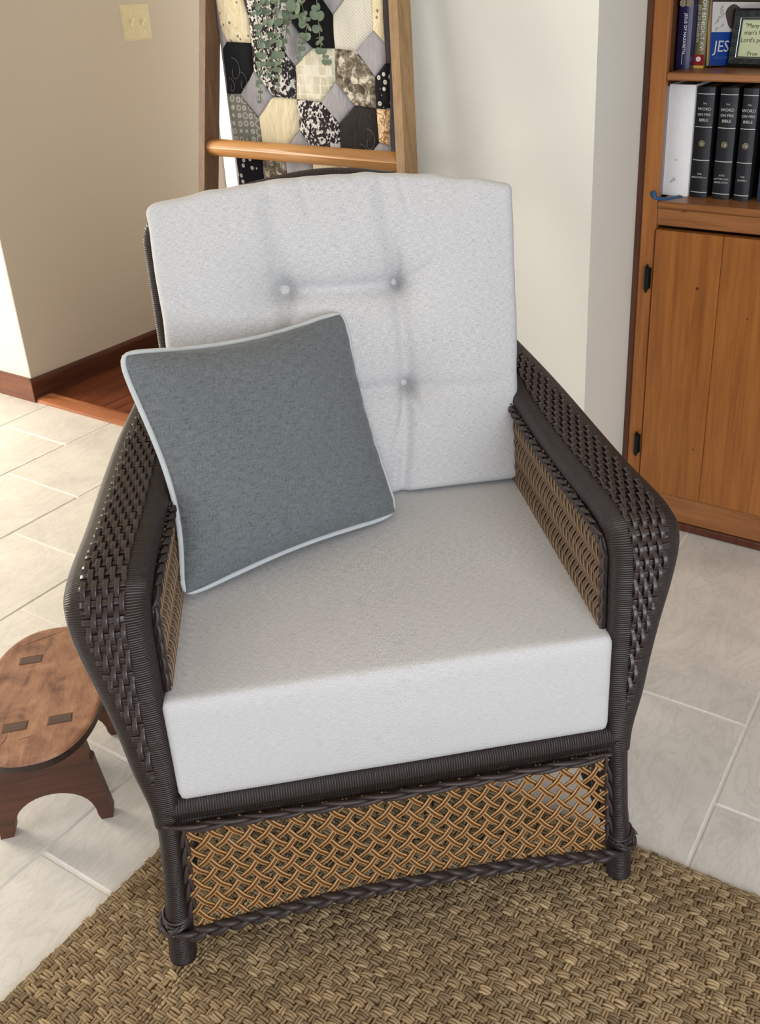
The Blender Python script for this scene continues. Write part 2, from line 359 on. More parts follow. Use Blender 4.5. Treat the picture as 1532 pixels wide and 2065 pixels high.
struct('wall_back', M['paint'], -1.692, -.7475, 1.811, 3.03, -.05, 2.5)
struct('wall_right', M['paint'], -.7475, 1.3, 2.43, 2.55, -.05, 2.5)
struct('wall_far', M['paint'], -2.9, -1.6, 2.915, 3.03, -.05, 2.5)
struct('ceiling', M['ceiling'], -4.8, 1.3, -2.6, 3.05, 2.5, 2.58)
wn = MB().box(-2.772, -2.30, 2.885, 2.914, .25, 1.9, .002).build('hall_glow_panel', M['paint']); tag(wn, kind='structure')  # glowing panel added at the hall end to brighten the gap beside the quilt
t = NT('glow_panel_emission'); t.set('Emission Color', (1, .98, .93, 1)); t.set('Emission Strength', 1.1); t.fin((.9, .9, .88, 1), .3)
bx('glow_face', t.m, wn, -2.768, -2.34, 2.880, 2.8848, .29, 1.86, 0)
def skirting(name, m, x0, x1, y0, y1, axis):
    mb = MB()
    if axis == 0: prism(mb, [(y0, 0), (y1, 0), (y1, .083), (y0+.003, .083), (y0+.001, .076), (y0, .07)], x0, x1, 0)
    else: prism(mb, [(x1, 0), (x0, 0), (x0, .083), (x1-.003, .083), (x1-.001, .076), (x1, .07)], y0, y1, 1)
    return tag(mb.build(name, m), kind='structure')
skirting('baseboard_left', M['base_wood'], -4.8, -2.765, 1.833, 1.8452, 0)
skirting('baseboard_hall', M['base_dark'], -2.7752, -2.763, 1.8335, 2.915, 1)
skirting('baseboard_back', M['base_wood'], -1.692, -.7475, 1.799, 1.8112, 0)
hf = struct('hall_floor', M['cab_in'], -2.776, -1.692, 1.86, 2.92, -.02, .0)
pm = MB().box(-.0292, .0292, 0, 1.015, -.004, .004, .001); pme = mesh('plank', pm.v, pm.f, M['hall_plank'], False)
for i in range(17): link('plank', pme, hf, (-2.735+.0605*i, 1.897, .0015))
mb = MB(); prism(mb, [(1.838, .0), (1.905, .0), (1.905, .009), (1.895, .012), (1.850, .012), (1.841, .009)], -2.763, -1.692, 0)
tag(mb.build('trim_1', M['threshold']), kind='structure')
tag(fl, None)

# double light switch on the hall wall
sw = thing('light_switch', 'ivory double toggle light switch plate on the shaded cream hall wall', 'light switch', (-2.775, 2.541, 1.17))
mb = MB(); prism(mb, [(-.064, -.058), (.064, -.058), (.064, .058), (-.064, .058)], 0, .002, 0)
v = [(.0, -.064, -.058), (0, .064, -.058), (0, .064, .058), (0, -.064, .058), (.005, -.058, -.052), (.005, .058, -.052), (.005, .058, .052), (.005, -.058, .052)]
mb = MB(); mb.add(v, [(4, 5, 6, 7), (0, 1, 5, 4), (1, 2, 6, 5), (2, 3, 7, 6), (3, 0, 4, 7)]); mb.build('cover_plate', M['ivory'], sw)
for s in (-1, 1):
    mb = MB(); prism(mb, [(-.0045, -.010), (.0045, -.010), (.0045, .010), (-.0045, .010)], .004, .0065, 0)
    mb.v = [(x, y+s*.025, z) for x, y, z in mb.v]; mb.add([(.005, s*.025-.0035, -.004), (.005, s*.025+.0035, -.004), (.005, s*.025+.0035, .006), (.005, s*.025-.0035, .006), (.018, s*.025-.003, .008), (.018, s*.025+.003, .008), (.016, s*.025+.003, .0125), (.016, s*.025-.003, .0125)], [(4, 5, 6, 7), (0, 1, 5, 4), (1, 2, 6, 5), (2, 3, 7, 6), (3, 0, 4, 7)])
    mb.build('toggle', M['ivory2'], sw)
    for q in (-1, 1):
        mb = MB(); tube(mb, [(.004, s*.025, q*.030), (.0062, s*.025, q*.030)], .0032, 8); mb.build('screw', M['ivory2'], sw)

# ------------------------------------------------------------------ ladder, quilt, garland
ld = thing('blanket_ladder', 'wooden blanket ladder with round rungs leaning on the pale wall', 'ladder', (-1.37, 1.52, 0))
LY = lambda z: 1.65+(z-.94)*.1405
def rail(x0, x1, w, m):
    mb = MB()
    for z, x in ((0, x0), (1.95, x1)):
        y = LY(z)
        mb.add([(x-w/2+1.37, y-1.52, z), (x+w/2+1.37, y-1.52, z), (x+w/2+1.37, y+.048-1.52, z), (x-w/2+1.37, y+.048-1.52, z)], [])
    mb.f = [(0, 3, 2, 1), (4, 5, 6, 7), (0, 1, 5, 4), (1, 2, 6, 5), (2, 3, 7, 6), (3, 0, 4, 7)]
    return mb.build('rail', m, ld)
rail(-1.700, -1.596, .0185, M['ladder_l'])
rail(-1.009, -1.200, .0205, M['ladder'])
xl = lambda z: -1.700+.104*z/1.95; xr = lambda z: -1.009-.191*z/1.95
for z in (.46, .94, 1.42, 1.82):
    mb = MB(); y = LY(z)+.024-1.52; tube(mb, [(xl(z)+1.37+.006, y, z), (xr(z)+1.37-.006, y, z)], .0195, 18); mb.build('rung', M['rung'], ld, True)
def fabric(name, kind):
    t = NT(name); c = t.coord('Object'); w = t.noise(c, 38., 3.)
    puff = t.noise(t.coord('Object', (60, 60, 14)), 1., 3., .6, 1.)
    K = srgb
    if kind == 'cream_print':
        f = t.noise(t.coord('Object', (1, 1, .5)), 70., 4., .6, 1.); g = t.n('ShaderNodeTexVoronoi', {'Vector': c, 'Scale': 55.}).outputs['Distance']
        col = t.mix(t.ramp(f, [(.4, (0, 0, 0)), (.6, (.6, .6, .6))]), K(232, 222, 190), K(212, 188, 138)); col = t.mix(t.ramp(g, [(.16, (.85, .85, .85)), (.22, (0, 0, 0))]), col, K(120, 104, 84))
    elif kind == 'black_print':
        g = t.n('ShaderNodeTexWave', {'Vector': t.coord('Object', (1, 1, 1), False, (0, .9, 0)), 'Scale': 190., 'Distortion': .6}).outputs['Fac']
        col = t.mix(g, K(16, 16, 18), K(44, 44, 46))
    elif kind == 'circle_print':
        g = t.n('ShaderNodeTexVoronoi', {'Vector': c, 'Scale': 58., 'Randomness': .12}).outputs['Distance']
        col = t.ramp(g, [(.08, K(205, 203, 190)), (.14, K(120, 120, 112)), (.3, K(132, 132, 122)), (.44, K(140, 140, 130)), (.5, K(206, 203, 188)), (.58, K(128, 128, 118))])
    elif kind == 'lavender': col = t.mix(w, K(150, 147, 151), K(177, 173, 176))
    elif kind == 'white_floral':
        g = t.n('ShaderNodeTexVoronoi', {'Vector': c, 'Scale': 190.}).outputs['Color']; f = t.noise(c, 60., 3., .6)
        col = t.mix(t.ramp(t.math('ADD', t.math('MULTIPLY', g, .5), t.math('MULTIPLY', f, .9)), [(.62, (0, 0, 0)), (.7, (1, 1, 1))]), K(216, 212, 206), K(52, 46, 48))
    elif kind == 'black_solid': col = t.mix(w, K(20, 20, 20), K(38, 38, 38))
    elif kind == 'chevron_white':
        g = t.n('ShaderNodeTexWave', {'Vector': t.coord('Object', (1, 1, 1), False, (0, .8, 0)), 'Scale': 60., 'Distortion': 2.}).outputs['Fac']
        col = t.mix(g, K(232, 227, 212), K(202, 196, 180))
    elif kind in ('tan_floral', 'check_print'):
        g = t.n('ShaderNodeTexVoronoi', {'Vector': c, 'Scale': 60.}).outputs['Color']; f = t.noise(c, 60., 4., .7, 1.5)
        col = t.ramp(t.math('ADD', t.math('MULTIPLY', g, .3), t.math('MULTIPLY', f, .8)), [(.4, K(76, 68, 58)), (.52, K(120, 110, 94)), (.6, K(150, 140, 122)), (.68, K(216, 208, 190))])
    elif kind == 'cream_grid':
        g = t.n('ShaderNodeTexVoronoi', {'Vector': c, 'Scale': 52., 'Randomness': .15}, distance='CHEBYCHEV').outputs['Distance']
        col = t.ramp(g, [(.1, K(206, 198, 170)), (.4, K(212, 204, 178)), (.47, K(234, 228, 208))])
    elif kind == 'dark_flower':
        g = t.n('ShaderNodeTexVoronoi', {'Vector': c, 'Scale': 62.}).outputs['Distance']
        col = t.ramp(g, [(.07, K(120, 110, 90)), (.12, K(205, 200, 188)), (.26, K(190, 186, 178)), (.32, K(28, 26, 30)), (.6, K(30, 28, 34))])
    elif kind == 'orange_print':
        f = t.noise(c, 90., 3., .6, 2.); col = t.ramp(f, [(.42, K(150, 112, 72)), (.5, K(226, 200, 160))])
    elif kind == 'charcoal': col = t.mix(w, K(40, 37, 36), K(62, 58, 56))
    else: col = t.mix(w, K(236, 226, 194), K(222, 208, 172))
    t.bump(puff, .9, .006)
    return t.fin(col, .9, .1)
QY = 1.72
ql = thing('patchwork_quilt', 'patchwork quilt of hexagons and grey diamonds hung over the ladder rung', 'quilt', (-1.41, QY, .8))
bk = MB()
zz = list(np.linspace(.66, 1.42, 30)); prof = [(QY+.003, z) for z in zz]+[(1.7185+.026-.026*math.cos(a), 1.42+.026*math.sin(a)) for a in np.linspace(.2, math.pi-.2, 7)]+[(1.775, z) for z in np.linspace(1.41, .78, 12)]
xs = np.linspace(-1.622, -1.186, 40); n1 = len(xs)
vs = [(x+1.41+(.008*(1.25-z) if x < -1.6 else 0), y-QY+.0025*math.sin(x*60+z*5)*(1 if y > QY+.01 else .4), z-.8) for y, z in prof for x in xs]
bk.add(vs, [(i*n1+j, i*n1+j+1, (i+1)*n1+j+1, (i+1)*n1+j) for i in range(len(prof)-1) for j in range(n1-1)])
ob = bk.build('quilt_backing', fabric('quilt_backing_cloth', 'lavender'), ql, True)
sol = ob.modifiers.new('s', 'SOLIDIFY'); sol.thickness = .004; sol.offset = 0
FB = {}
for kind, pts in PATCHES:
    if kind not in FB: FB[kind] = fabric('quilt_'+kind, kind)
    c = np.mean(pts, axis=0); mb = MB(); ring = []
    dense = []
    for i in range(len(pts)):
        a, b = np.array(pts[i]), np.array(pts[(i+1) % len(pts)]); k = max(1, int(np.linalg.norm(b-a)/.02))
        dense += [a+(b-a)*t/k for t in range(k)]
    n = len(dense); vs = []
    for sc_, yy in ((1., .0), (.97, -.0035), (.86, -.006), (.5, -.0068)):
        for p in dense:
            q = c+(p-c)*sc_; vs.append((q[0]+1.41, yy+.0012*math.sin(q[0]*90+q[1]*60), q[1]-.8))
    vs.append((c[0]+1.41, -.007, c[1]-.8))
    fs = [(r*n+i, r*n+(i+1) % n, (r+1)*n+(i+1) % n, (r+1)*n+i) for r in range(3) for i in range(n)]+[(3*n+i, 3*n+(i+1) % n, 4*n) for i in range(n)]
    mb.add(vs, fs); mb.build('patch', FB[kind], ql, True)
# quilting thread loops on the dark patches
th = plain('grey_thread', srgb(120, 120, 118), .8)
for (cx_, cz_, s_) in ((-1.585, 1.11, .016), (-1.60, 1.075, .010), (-1.565, 1.085, .013), (-1.225, .975, .015), (-1.245, .945, .013), (-1.215, .925, .010)):
    mb = MB(); a = np.linspace(0, 5.2, 26)
    tube(mb, [(cx_+1.41+s_*math.sin(t_)+.003*t_, -.0078, cz_-.8+s_*1.4*math.cos(t_*.9)) for t_ in a], .0005, 4); mb.build('quilting_stitch', th, ql)

eu = thing('eucalyptus_garland', 'hanging grey-green eucalyptus sprigs in front of the quilt', 'plant', (-1.47, 1.69, 1.0))
t = NT('eucalyptus_leaf'); cc = t.coord('Object', (1, 1, 1), True)
col = t.mix(t.noise(cc, 60., 3.), srgb(96, 112, 92), srgb(140, 154, 130)); M['leaf'] = t.fin(col, .6, .3)
M['stem'] = plain('eucalyptus_stem', srgb(112, 118, 92), .7)
lv = []; lf = []
for r_, k_ in ((0, 1), (.55, 12), (1., 12)):
    for i in range(k_):
        a = 2*math.pi*i/max(k_, 1); x = r_*math.cos(a)*1.0; y = r_*math.sin(a)*.9+.9
        lv.append((x, y-.35*(r_ == 1)*(0), .22*r_*r_))
lf = [(0, 1+i, 1+(i+1) % 12) for i in range(12)]+[(1+i, 13+i, 13+(i+1) % 12, 1+(i+1) % 12) for i in range(12)]
lme = mesh('leaf', lv, lf, M['leaf'])
for si, sp in enumerate(SPRIGS):
    P = np.array([(x+1.47, rnd.uniform(-.004, .004)+(-.012 if si % 2 else 0), z-1.0) for x, z in sp]); P = resample(P, .006)
    mb = MB(); tube(mb, P, np.linspace(.0013, .0007, len(P)), 5); st = mb.build('sprig', M['stem'], eu, True)
    L = len(P); pos = 2; side = 0
    while pos < L:
        f = pos/L; r = .0118*(1-.60*f)*rnd.uniform(.75, 1.3)
        if si in (5,): r *= .8
        for s in (-1, 1):
            d = Vector((s*rnd.uniform(.75, 1.), rnd.uniform(-.5, .1), rnd.uniform(-.75, .1))).normalized()
            if side % 2: d = Vector((s*.5, -.7, -.4)).normalized() if s < 0 else Vector((.75, .0, -.6)).normalized()
            nrm = Vector((rnd.uniform(-.9, .9), -1, rnd.uniform(-.5, 1.3)))
            z_ = (nrm-d*nrm.dot(d)).normalized(); x_ = d.cross(z_)
            mt = Matrix(((x_.x, d.x, z_.x), (x_.y, d.y, z_.y), (x_.z, d.z, z_.z)))
            link('leaf', lme, st, tuple(P[pos]), mt.to_euler(), (r, r, r))
        pos += int(max(2, round((r*2.6)/.006))); side += 1

# ------------------------------------------------------------------ cabinet
CY = 2.066
cb = thing('bookcase_cabinet', 'honey-brown built-in wooden bookcase with a panelled lower door', 'bookcase', (-.2, CY, 0))
def cbx(name, m, x0, x1, y0, y1, z0, z1, b=.0015, par=None):
    return bx(name, m, par or cb, x0+.2, x1+.2, y0-CY, y1-CY, z0, z1, b)
XR = .30
cbx('side_molding', M['cab_dark'], -.7465, -.7315, CY+.004, CY+.33, 0, 2.49)
cbx('stile', M['cab'], -.731, -.6955, CY-.002, CY+.02, .0, 2.49, .003)
cbx('side_panel', M['cab_in'], -.731, -.712, CY+.0202, CY+.35, .0, 2.49)
cbx('stile', M['cab'], .27, XR, CY, CY+.02, .0, 2.49, .003)
cbx('back_panel', M['cab_in'], -.712, XR, CY+.33, CY+.345, 0, 2.49)
cbx('shelf', M['cab_h'], -.6953, .27, CY+.0, CY+.33, 1.0745, 1.0905, .003)
cbx('shelf', M['cab_h'], -.6953, .27, CY, CY+.33, 1.44, 1.456, .003)
cbx('counter_shelf', M['cab_h'], -.6953, .27, CY-.003, CY+.33, .8045, .8205, .002)
cbx('rail', M['cab_h'], -.6953, .27, CY, CY+.02, .7665, .8043, .002)
cbx('base_rail', M['cab_h'], -.6953, .27, CY, CY+.02, .021, .093, .002)
cbx('toe_molding', M['cab_dark'], -.731, XR, CY-.006, CY+.02, .0, .0208, .003)
cbx('rail', M['cab_h'], -.6953, .27, CY, CY+.02, 2.40, 2.49, .002)
bw = [-.6935, -.6935+.148, -.6935+.148*2, -.6935+.148*3]
for k, m_ in enumerate((0, 1)):
    dr = cbx('door', M['cab'], bw[0]+k*.4635, bw[0]+k*.4635+.4615, CY+.006, CY+.018, .096, .7575, .001)
    for j in range(3):
        cbx('board', M['cab'], bw[0]+k*.4635+.1538*j, bw[0]+k*.4635+.1538*(j+1)-.0006, CY-.008, CY+.006, .096, .7575, .0014, dr)
    dr2 = [c for c in COL.objects if c.parent == dr]
    for c in dr2: c.location = (0, 0, 0)
for z in (.643, .2185):
    mb = MB(); P = [(-.7065+.2, -.010, z+d) for d in (-.034, -.031, -.027, -.0265, 0, .0265, .027, .031, .034)]
    tube(mb, P, np.array([.001, .0035, .0025, .0056, .0056, .0056, .0025, .0035, .001]), 12)
    mb.box(-.7125+.2, -.6985+.2, -.006, -.0015, z-.025, z+.025, .001)
    mb.build('hinge', M['iron'], cb, False)
for x, z, r in ((-.588, .634, .0035), (-.47, .58, .002), (-.565, .235, .002)):
    mb = MB(); tube(mb, [(x+.2, -.0086, z), (x+.2, -.0079, z)], r, 10); mb.build('knot', M['cab_dark'], cb)
mb = MB(); tube(mb, [(-.64+.2, -.0035, .7995), (-.633+.2, -.0035, .803), (-.625+.2, -.0035, .806)], np.array([.0003, .0009, .0003]), 6); mb.build('scratch', M['cab_dark'], cb)

# ------------------------------------------------------------------ books
def pl(n, c, r=.5, s=.4): return plain(n, srgb(*c), r, s)
gold = pl('gold_print', (172, 162, 130), .4); silver = pl('silver_print', (205, 205, 200), .4); paper = pl('page_paper', (222, 212, 190), .8)
white = pl('white_cover', (250, 250, 250), .6); black = pl('black_leather', (27, 29, 34), .5, .45)
def book(name, label, x0, w, y0, depth, h, cover, group=None, spine_round=.004, pages=paper, z0=.8207, lean=0., rz=0.):
    b = thing(name, label, 'book', (x0+w/2, y0, z0), rz, 'books on the lower shelf' if z0 < 1 else 'books on the upper shelf'); b.rotation_euler[1] = lean
    mb = MB(); n = 8
    sp = [(-w/2+w*i/n, -spine_round*math.sin(math.pi*i/n)) for i in range(n+1)]
    inn = [(w/2, depth), (w/2-.0025, depth), (w/2-.0025, .003), (-w/2+.0025, .003), (-w/2+.0025, depth), (-w/2, depth)]
    prism(mb, sp+inn, 0, h, 2); mb.build('cover', cover, b)
    bx('pages', pages, b, -w/2+.0028, w/2-.0028, .0035, depth-.004, .004, h-.004, 0)
    return b
YB = 2.135
b = book('book', 'thick white hardback book at the left end of the lower shelf', -.7085, .058, YB, .17, .240, white, None, .004)
g_ = pl('grey_print', (200, 200, 200), .6)
text('faint_line', 'THE', .005, g_, b, (-.002, -.0044, .080), (1, 0, 0), (0, 0, 1))
mb = MB(); prism(mb, [(-.014, .030), (-.004, .042), (.002, .036), (-.010, .0285)], -.0042, -.0038, 1); mb.build('leaf_logo', g_, b)
gb = book('book', 'thin pale grey book squeezed between cabinet side and thick white book', -.7118, .003, YB-.006, .15, .236, pl('grey_cover', (150, 140, 138)), None, .0005)
gb2 = [c for c in COL.objects if c.parent == gb and c.name.startswith('pages')]
for c in gb2: bpy.data.objects.remove(c)
for i, (x0, w, lines, lab) in enumerate(((-.6455, .037, ('THE', 'PENTATEUCH'), 'black leather volume with gold bands right beside the white book'),
        (-.596, .038, ('ACTS', 'LETTERS AND', 'REVELATION'), 'middle one of three black leather volumes with gold bands'),
        (-.5475, .032, ('THE', 'GOSPELS'), 'third black leather volume with gold bands, beside the navy book'))):
    b = book('book', lab, x0, w, YB+.004, .165, .236, black, 'black leather volumes on the lower shelf', .005)
    for z in (.222, .153, .082, .012):
        mb = MB(); n = 8
        vs = [(-w/2+w*j/n, -.0052*math.sin(math.pi*j/n)-.0004, z+dz) for dz in (-.0008, .0008) for j in range(n+1)]
        mb.add(vs, [(j, j+1, n+2+j, n+1+j) for j in range(n)]); mb.build('gold_band', silver, b)
    zt = .202
    for s_, sz in (('THE', .0045), ('WORD', .0092), ('ON FIRE', .0078), ('BIBLE', .0085)):
        text('spine_lettering', s_, sz, silver if i != 1 else silver, b, (0, -.0056, zt), (1, 0, 0), (0, 0, 1)); zt -= .0115
    mb = MB(); tube(mb, [(0, -.0052, .118), (0, -.0062, .118)], .0065, 20); mb.build('seal', gold, b)
    mb = MB(); tube(mb, [(.0048*math.cos(a), -.0064, .118+.0048*math.sin(a)) for a in np.linspace(0, 2*math.pi, 17)], .0006, 4, cap=False); mb.build('seal_ring', black, b)
    mb = MB(); tube(mb, [(-.0015, -.0064, .1145), (-.002, -.0064, .118), (.001, -.0064, .1215)], .0007, 4); mb.build('seal_flame', black, b)
    zt = .052
    for s_ in lines: text('volume_title', s_, .0052, silver, b, (0, -.0056, zt), (1, 0, 0), (0, 0, 1)); zt -= .0075
nv = book('book', 'navy blue book with white lettering right of the black volumes', -.4985, .024, YB+.01, .16, .222, pl('navy_cloth', (44, 54, 78)), None, .003)
text('spine_lettering', 'ISRAEL', .0085, white, nv, (.001, -.0036, .100), (0, 0, -1), (1, 0, 0))
text('spine_lettering', 'IMAGE of', .0085, white, nv, (.001, -.0036, .150), (0, 0, -1), (1, 0, 0))
text('publisher_mark', 'ISSUES', .0060, white, nv, (-.002, -.0036, .032), (0, 0, -1), (1, 0, 0))
book('book', 'dusky pink book right of the navy book', -.4735, .022, YB+.006, .16, .21, pl('pink_cover', (132, 92, 96)), None, .003)
rb = pl('blue_ribbon', (34, 88, 128), .5)
mb = MB(); tube(mb, [(-.6945, CY+.058, .832), (-.703, CY+.028, .828), (-.7035, CY+.0+.002, .834)], .0012, 5, rx=.008)
P = np.array([(-.662, 2.128, .8225), (-.675, 2.10, .8222), (-.688, 2.078, .8235), (-.700, 2.060, .831), (-.706, 2.0585, .842)])
mb = MB(); P2 = resample(P, .004); tube(mb, P2, .0012, 6, rx=.0062, ref=(0, 0, 1))
mb = MB(); strand(mb, P2, np.tile(np.array([-.25, -.8, .55]), (len(P2), 1)), .0125, .0008, 2)
rbo = mb.build('ribbon', rb, None, True); tag(rbo, 'blue-green ribbon bookmark trailing from under the white book', 'ribbon')

# upper shelf
ZU = 1.0907
jn = book('book', 'indigo book with white spine lettering at upper shelf left end', -.7035, .030, 2.150, .15, .222, pl('indigo_cover', (38, 34, 76), .35), None, .005, paper, ZU)
text('spine_lettering', 'JESUS OF NAZARETH', .0086, white, jn, (.002, -.0056, .031), (0, 0, -1), (1, 0, 0), align='RIGHT')
text('spine_bar', '——', .012, white, jn, (.000, -.0056, .022), (0, 0, -1), (1, 0, 0))
for x in (-.006, .007):
    mb = MB(); tube(mb, [(x, -.0045, .132), (x, -.0062, .132)], .0075, 16); mb.build('medallion', pl('medallion_tan', (150, 136, 118)), jn)
ob_ = book('book', 'olive and red spined book between the indigo book and blue-covered book', -.6755, .0235, 2.185, .14, .232, pl('olive_cover', (122, 114, 72)), None, .004, paper, ZU)
text('spine_lettering', 'POPE BENEDICT XVI', .0118, white, ob_, (.0045, -.0046, .036), (0, 0, -1), (1, 0, 0), align='RIGHT')
text('spine_lettering', 'JESUS OF NAZARETH', .0078, silver, ob_, (-.0055, -.0044, .053), (0, 0, -1), (1, 0, 0), align='RIGHT')
bx('red_band', pl('red_band', (148, 34, 36)), ob_, -.0120, .0120, -.0048, -.002, .0055, .0275, 0)
bx('yellow_band', pl('yellow_band', (226, 190, 84)), ob_, -.0120, .0120, -.0048, -.002, 0, .0052, 0)
mb = MB(); tube(mb, [(0, -.0046, .0185), (0, -.0054, .0185)], .0052, 18); mb.build('white_disc', white, ob_)
text('disc_letter', 'i', .0075, black, ob_, (0, -.0056, .0185), (1, 0, 0), (0, 0, 1))
for nm, x0, w, y0, hh, c_ in (('white paper-covered', -.681, .0045, 2.215, .205, (206, 200, 192)), ('dark red', -.651, .0075, 2.21, .20, (74, 26, 24))):
    book('book', nm+(' thin book just left of' if c_[0] > 100 else ' book just right of')+' the olive book', x0, w, y0, .11, hh, pl(nm.split()[0]+'_thin', c_), None, .001, paper, ZU)
# blue book turned to show its cover
jb = thing('book', 'blue book with white top cover picture, turned face outward beside the photo frame', 'book', (-.6385, 2.182, ZU), 0, 'books on the upper shelf'); a = math.atan2(2.262-2.174, -.615+.6365)
jb.rotation_euler = (R(-6), R(2.0), R(52)); jb.location.z += .0052
D_ = .145; Hh = .215; w = .012
bx('pages', pl('buff_pages', (224, 190, 150)), jb, 0.001, D_-.002, .0018, w-.0018, .002, Hh-.002, 0)
bx('front_cover', pl('blue_cover', (20, 62, 140), .4), jb, 0, D_, 0, .0016, 0, Hh, .0004)
bx('back_cover', pl('tan_cover', (214, 172, 130)), jb, 0, D_, w-.0016, w, 0, Hh, .0004)
bx('cover_picture', pl('cover_white', (206, 202, 198)), jb, .0005, D_-.0005, -.0006, 0, .068, .128, 0)
bx('cover_top', pl('cover_brown', (60, 46, 32)), jb, .0005, D_-.0005, -.0006, 0, .128, Hh, 0)
mb = MB(); prism(mb, [(.055+.020*math.cos(a_)*(1+.15*math.sin(3*a_)), .099+.025*math.sin(a_)) for a_ in np.linspace(0, 2*math.pi, 17)[:-1]], -.0009, -.0006, 1); mb.build('portrait_shape', pl('portrait_dark', (74, 62, 56)), jb)
for k in range(7):
    mb = MB(); c0 = (.018+rnd.uniform(-.006, .010), .074+.007*k); tube(mb, [(c0[0]+.004*math.cos(q*1.3), -.0008, c0[1]+.004*math.sin(q*1.7)) for q in np.linspace(0, 4, 12)], .0005, 4); mb.build('cover_scroll', pl('scroll_grey', (130, 126, 122)), jb)
text('cover_title', 'JESUS', .033, silver, jb, (.008, -.0004, .038), (1, 0, 0), (0, 0, 1), align='LEFT', font_shear=.1)
text('cover_subtitle', 'of NAZARETH', .009, pl('faint_blue_print', (70, 104, 168)), jb, (.010, -.0004, .016), (1, 0, 0), (0, 0, 1), align='LEFT')
# framed verse
fr = thing('photo_frame', 'ornate dark pewter frame holding a pale green printed verse', 'photo frame', (-.6095, 2.214, ZU+.0016)); fr.rotation_euler = (R(-9), 0, R(-8))
FW, FH, FB_ = .150, .118, .023
pew = plain('pewter', srgb(58, 64, 62), .38, .5, .55)
fr_p = [(-.0, 0), (FW, 0), (FW, FH), (0, FH)]
mb = MB(); o_ = [(0, 0), (FW, 0), (FW, FH), (0, FH)]; i_ = [(FB_, FB_*.9), (FW-FB_, FB_*.9), (FW-FB_, FH-FB_), (FB_, FH-FB_)]
vs = [(x, .0, z) for x, z in o_]+[(x+(.006 if x == 0 else -.006), -.010, z+(.006 if z == 0 else -.006)) for x, z in o_]+[(x, -.007, z) for x, z in i_]+[(x, .0, z) for x, z in i_]+[(x, .008, z) for x, z in o_]
fs = []
for k in range(4):
    q = (k+1) % 4
    fs += [(k, q, 4+q, 4+k), (4+k, 4+q, 8+q, 8+k), (8+k, 8+q, 12+q, 12+k), (16+k, 16+q, q, k)]
fs += [(16, 17, 18, 19)]
mb.add(vs, fs); mb.build('frame_molding', pew, fr)
bead = [(FB_*.86, FB_*.78), (FW-FB_*.86, FB_*.78), (FW-FB_*.86, FH-FB_*.86), (FB_*.86, FH-FB_*.86)]
mb = MB()
for k in range(4):
    p, q = bead[k], bead[(k+1) % 4]; tube(mb, [(p[0], -.0085, p[1]), (q[0], -.0085, q[1])], .0011, 6)
mb.build('inner_bead', plain('bright_pewter', srgb(170, 178, 176), .3, .5, .6), fr)
def fan(cx_, cz_, ang):
    mb = MB()
    for k in range(-2, 3):
        a_ = ang+k*.42; L_ = .0095-.0012*abs(k)
        P = [(cx_+math.sin(a_)*L_*t_, -.0085-.002*math.sin(math.pi*t_), cz_+math.cos(a_)*L_*t_) for t_ in (0, .3, .6, 1)]
        tube(mb, P, np.array([.0006, .0014, .0015, .0004]), 6)
    mb.build('leaf_relief', pew, fr, True)
for x in np.arange(.013, FW, .021):
    fan(x, .004, 0); fan(x, FH-.015, 0)
for z in np.arange(.026, FH-.02, .018):
    fan(.011, z-.004, .3); fan(FW-.011, z-.004, -.3)
bx('verse_card', pl('pale_green_card', (214, 222, 180), .7), fr, FB_-.002, FW-FB_+.002, -.0035, -.002, FB_*.9-.002, FH-FB_+.002, 0)
ink = pl('dark_ink', (70, 74, 58), .8)
for s_, x, z in (('"Many a', .030, .083), ("man's he", .030, .069), ("Lord's purp", .0245, .054), ('Prov', .043, .027)):
    text('verse_line', s_, .0125, ink, fr, (x, -.0037, z), (1, 0, 0), (0, 0, 1), .0002, 'LEFT')

# ------------------------------------------------------------------ footstool
U = np.array((-.70, .714)); V = np.array((.714, .70)); CU, CV = 1.413, -.389
so = U*CU+V*CV
st_ = thing('footstool', 'small worn brown wooden footstool on the tiles, left of the armchair', 'stool', (so[0], so[1], 0), math.atan2(V[1], V[0]))
# local x = V (across), local y = U (away from the camera)
M['stool'] = wood('worn_stool_wood', srgb(110, 72, 50), srgb(146, 100, 72), srgb(172, 124, 94), 1, .42, .9)
t = NT('worn_stool_top'); c = t.coord('Object', (9, 1.6, 9)); f1 = t.noise(c, 3., 6., .65, 1.5); f2 = t.noise(t.coord(), 22., 5., .65, .8); f3 = t.noise(t.coord('Object', (30, 8, 30)), 6., 4., .7)
col = t.ramp(t.math('ADD', t.math('MULTIPLY', f1, .45), t.math('MULTIPLY', f2, .55)), [(.36, srgb(104, 68, 50)), (.47, srgb(140, 98, 74)), (.56, srgb(158, 116, 88)), (.66, srgb(176, 134, 104))])
col = t.mix(t.ramp(f3, [(.60, (0, 0, 0)), (.74, (.7, .7, .7))]), col, srgb(84, 54, 40)); t.bump(t.math('ADD', f3, f2), .35, .0015); M['stool'] = t.fin(col, .48, .4)
M['stool_edge'] = wood('stool_edge_wood', srgb(34, 22, 18), srgb(52, 36, 28), srgb(70, 50, 38), 1, .5, .9)
M['stool_d'] = wood('stool_leg_wood', srgb(56, 30, 20), srgb(88, 50, 32), srgb(112, 68, 46), 0, .45, .9)
M['tenon'] = wood('stool_tenon_wood', srgb(52, 34, 24), srgb(84, 58, 42), srgb(104, 76, 56), 0, .35, 2.)
a_ = np.linspace(0, 2*np.pi, 73)[:-1]; sg = lambda v_, p: np.sign(v_)*np.abs(v_)**p
E_ = np.stack([.100*sg(np.cos(a_), .82), .176*sg(np.sin(a_), .82)], 1)
mb = MB(); n = 72; vs = []
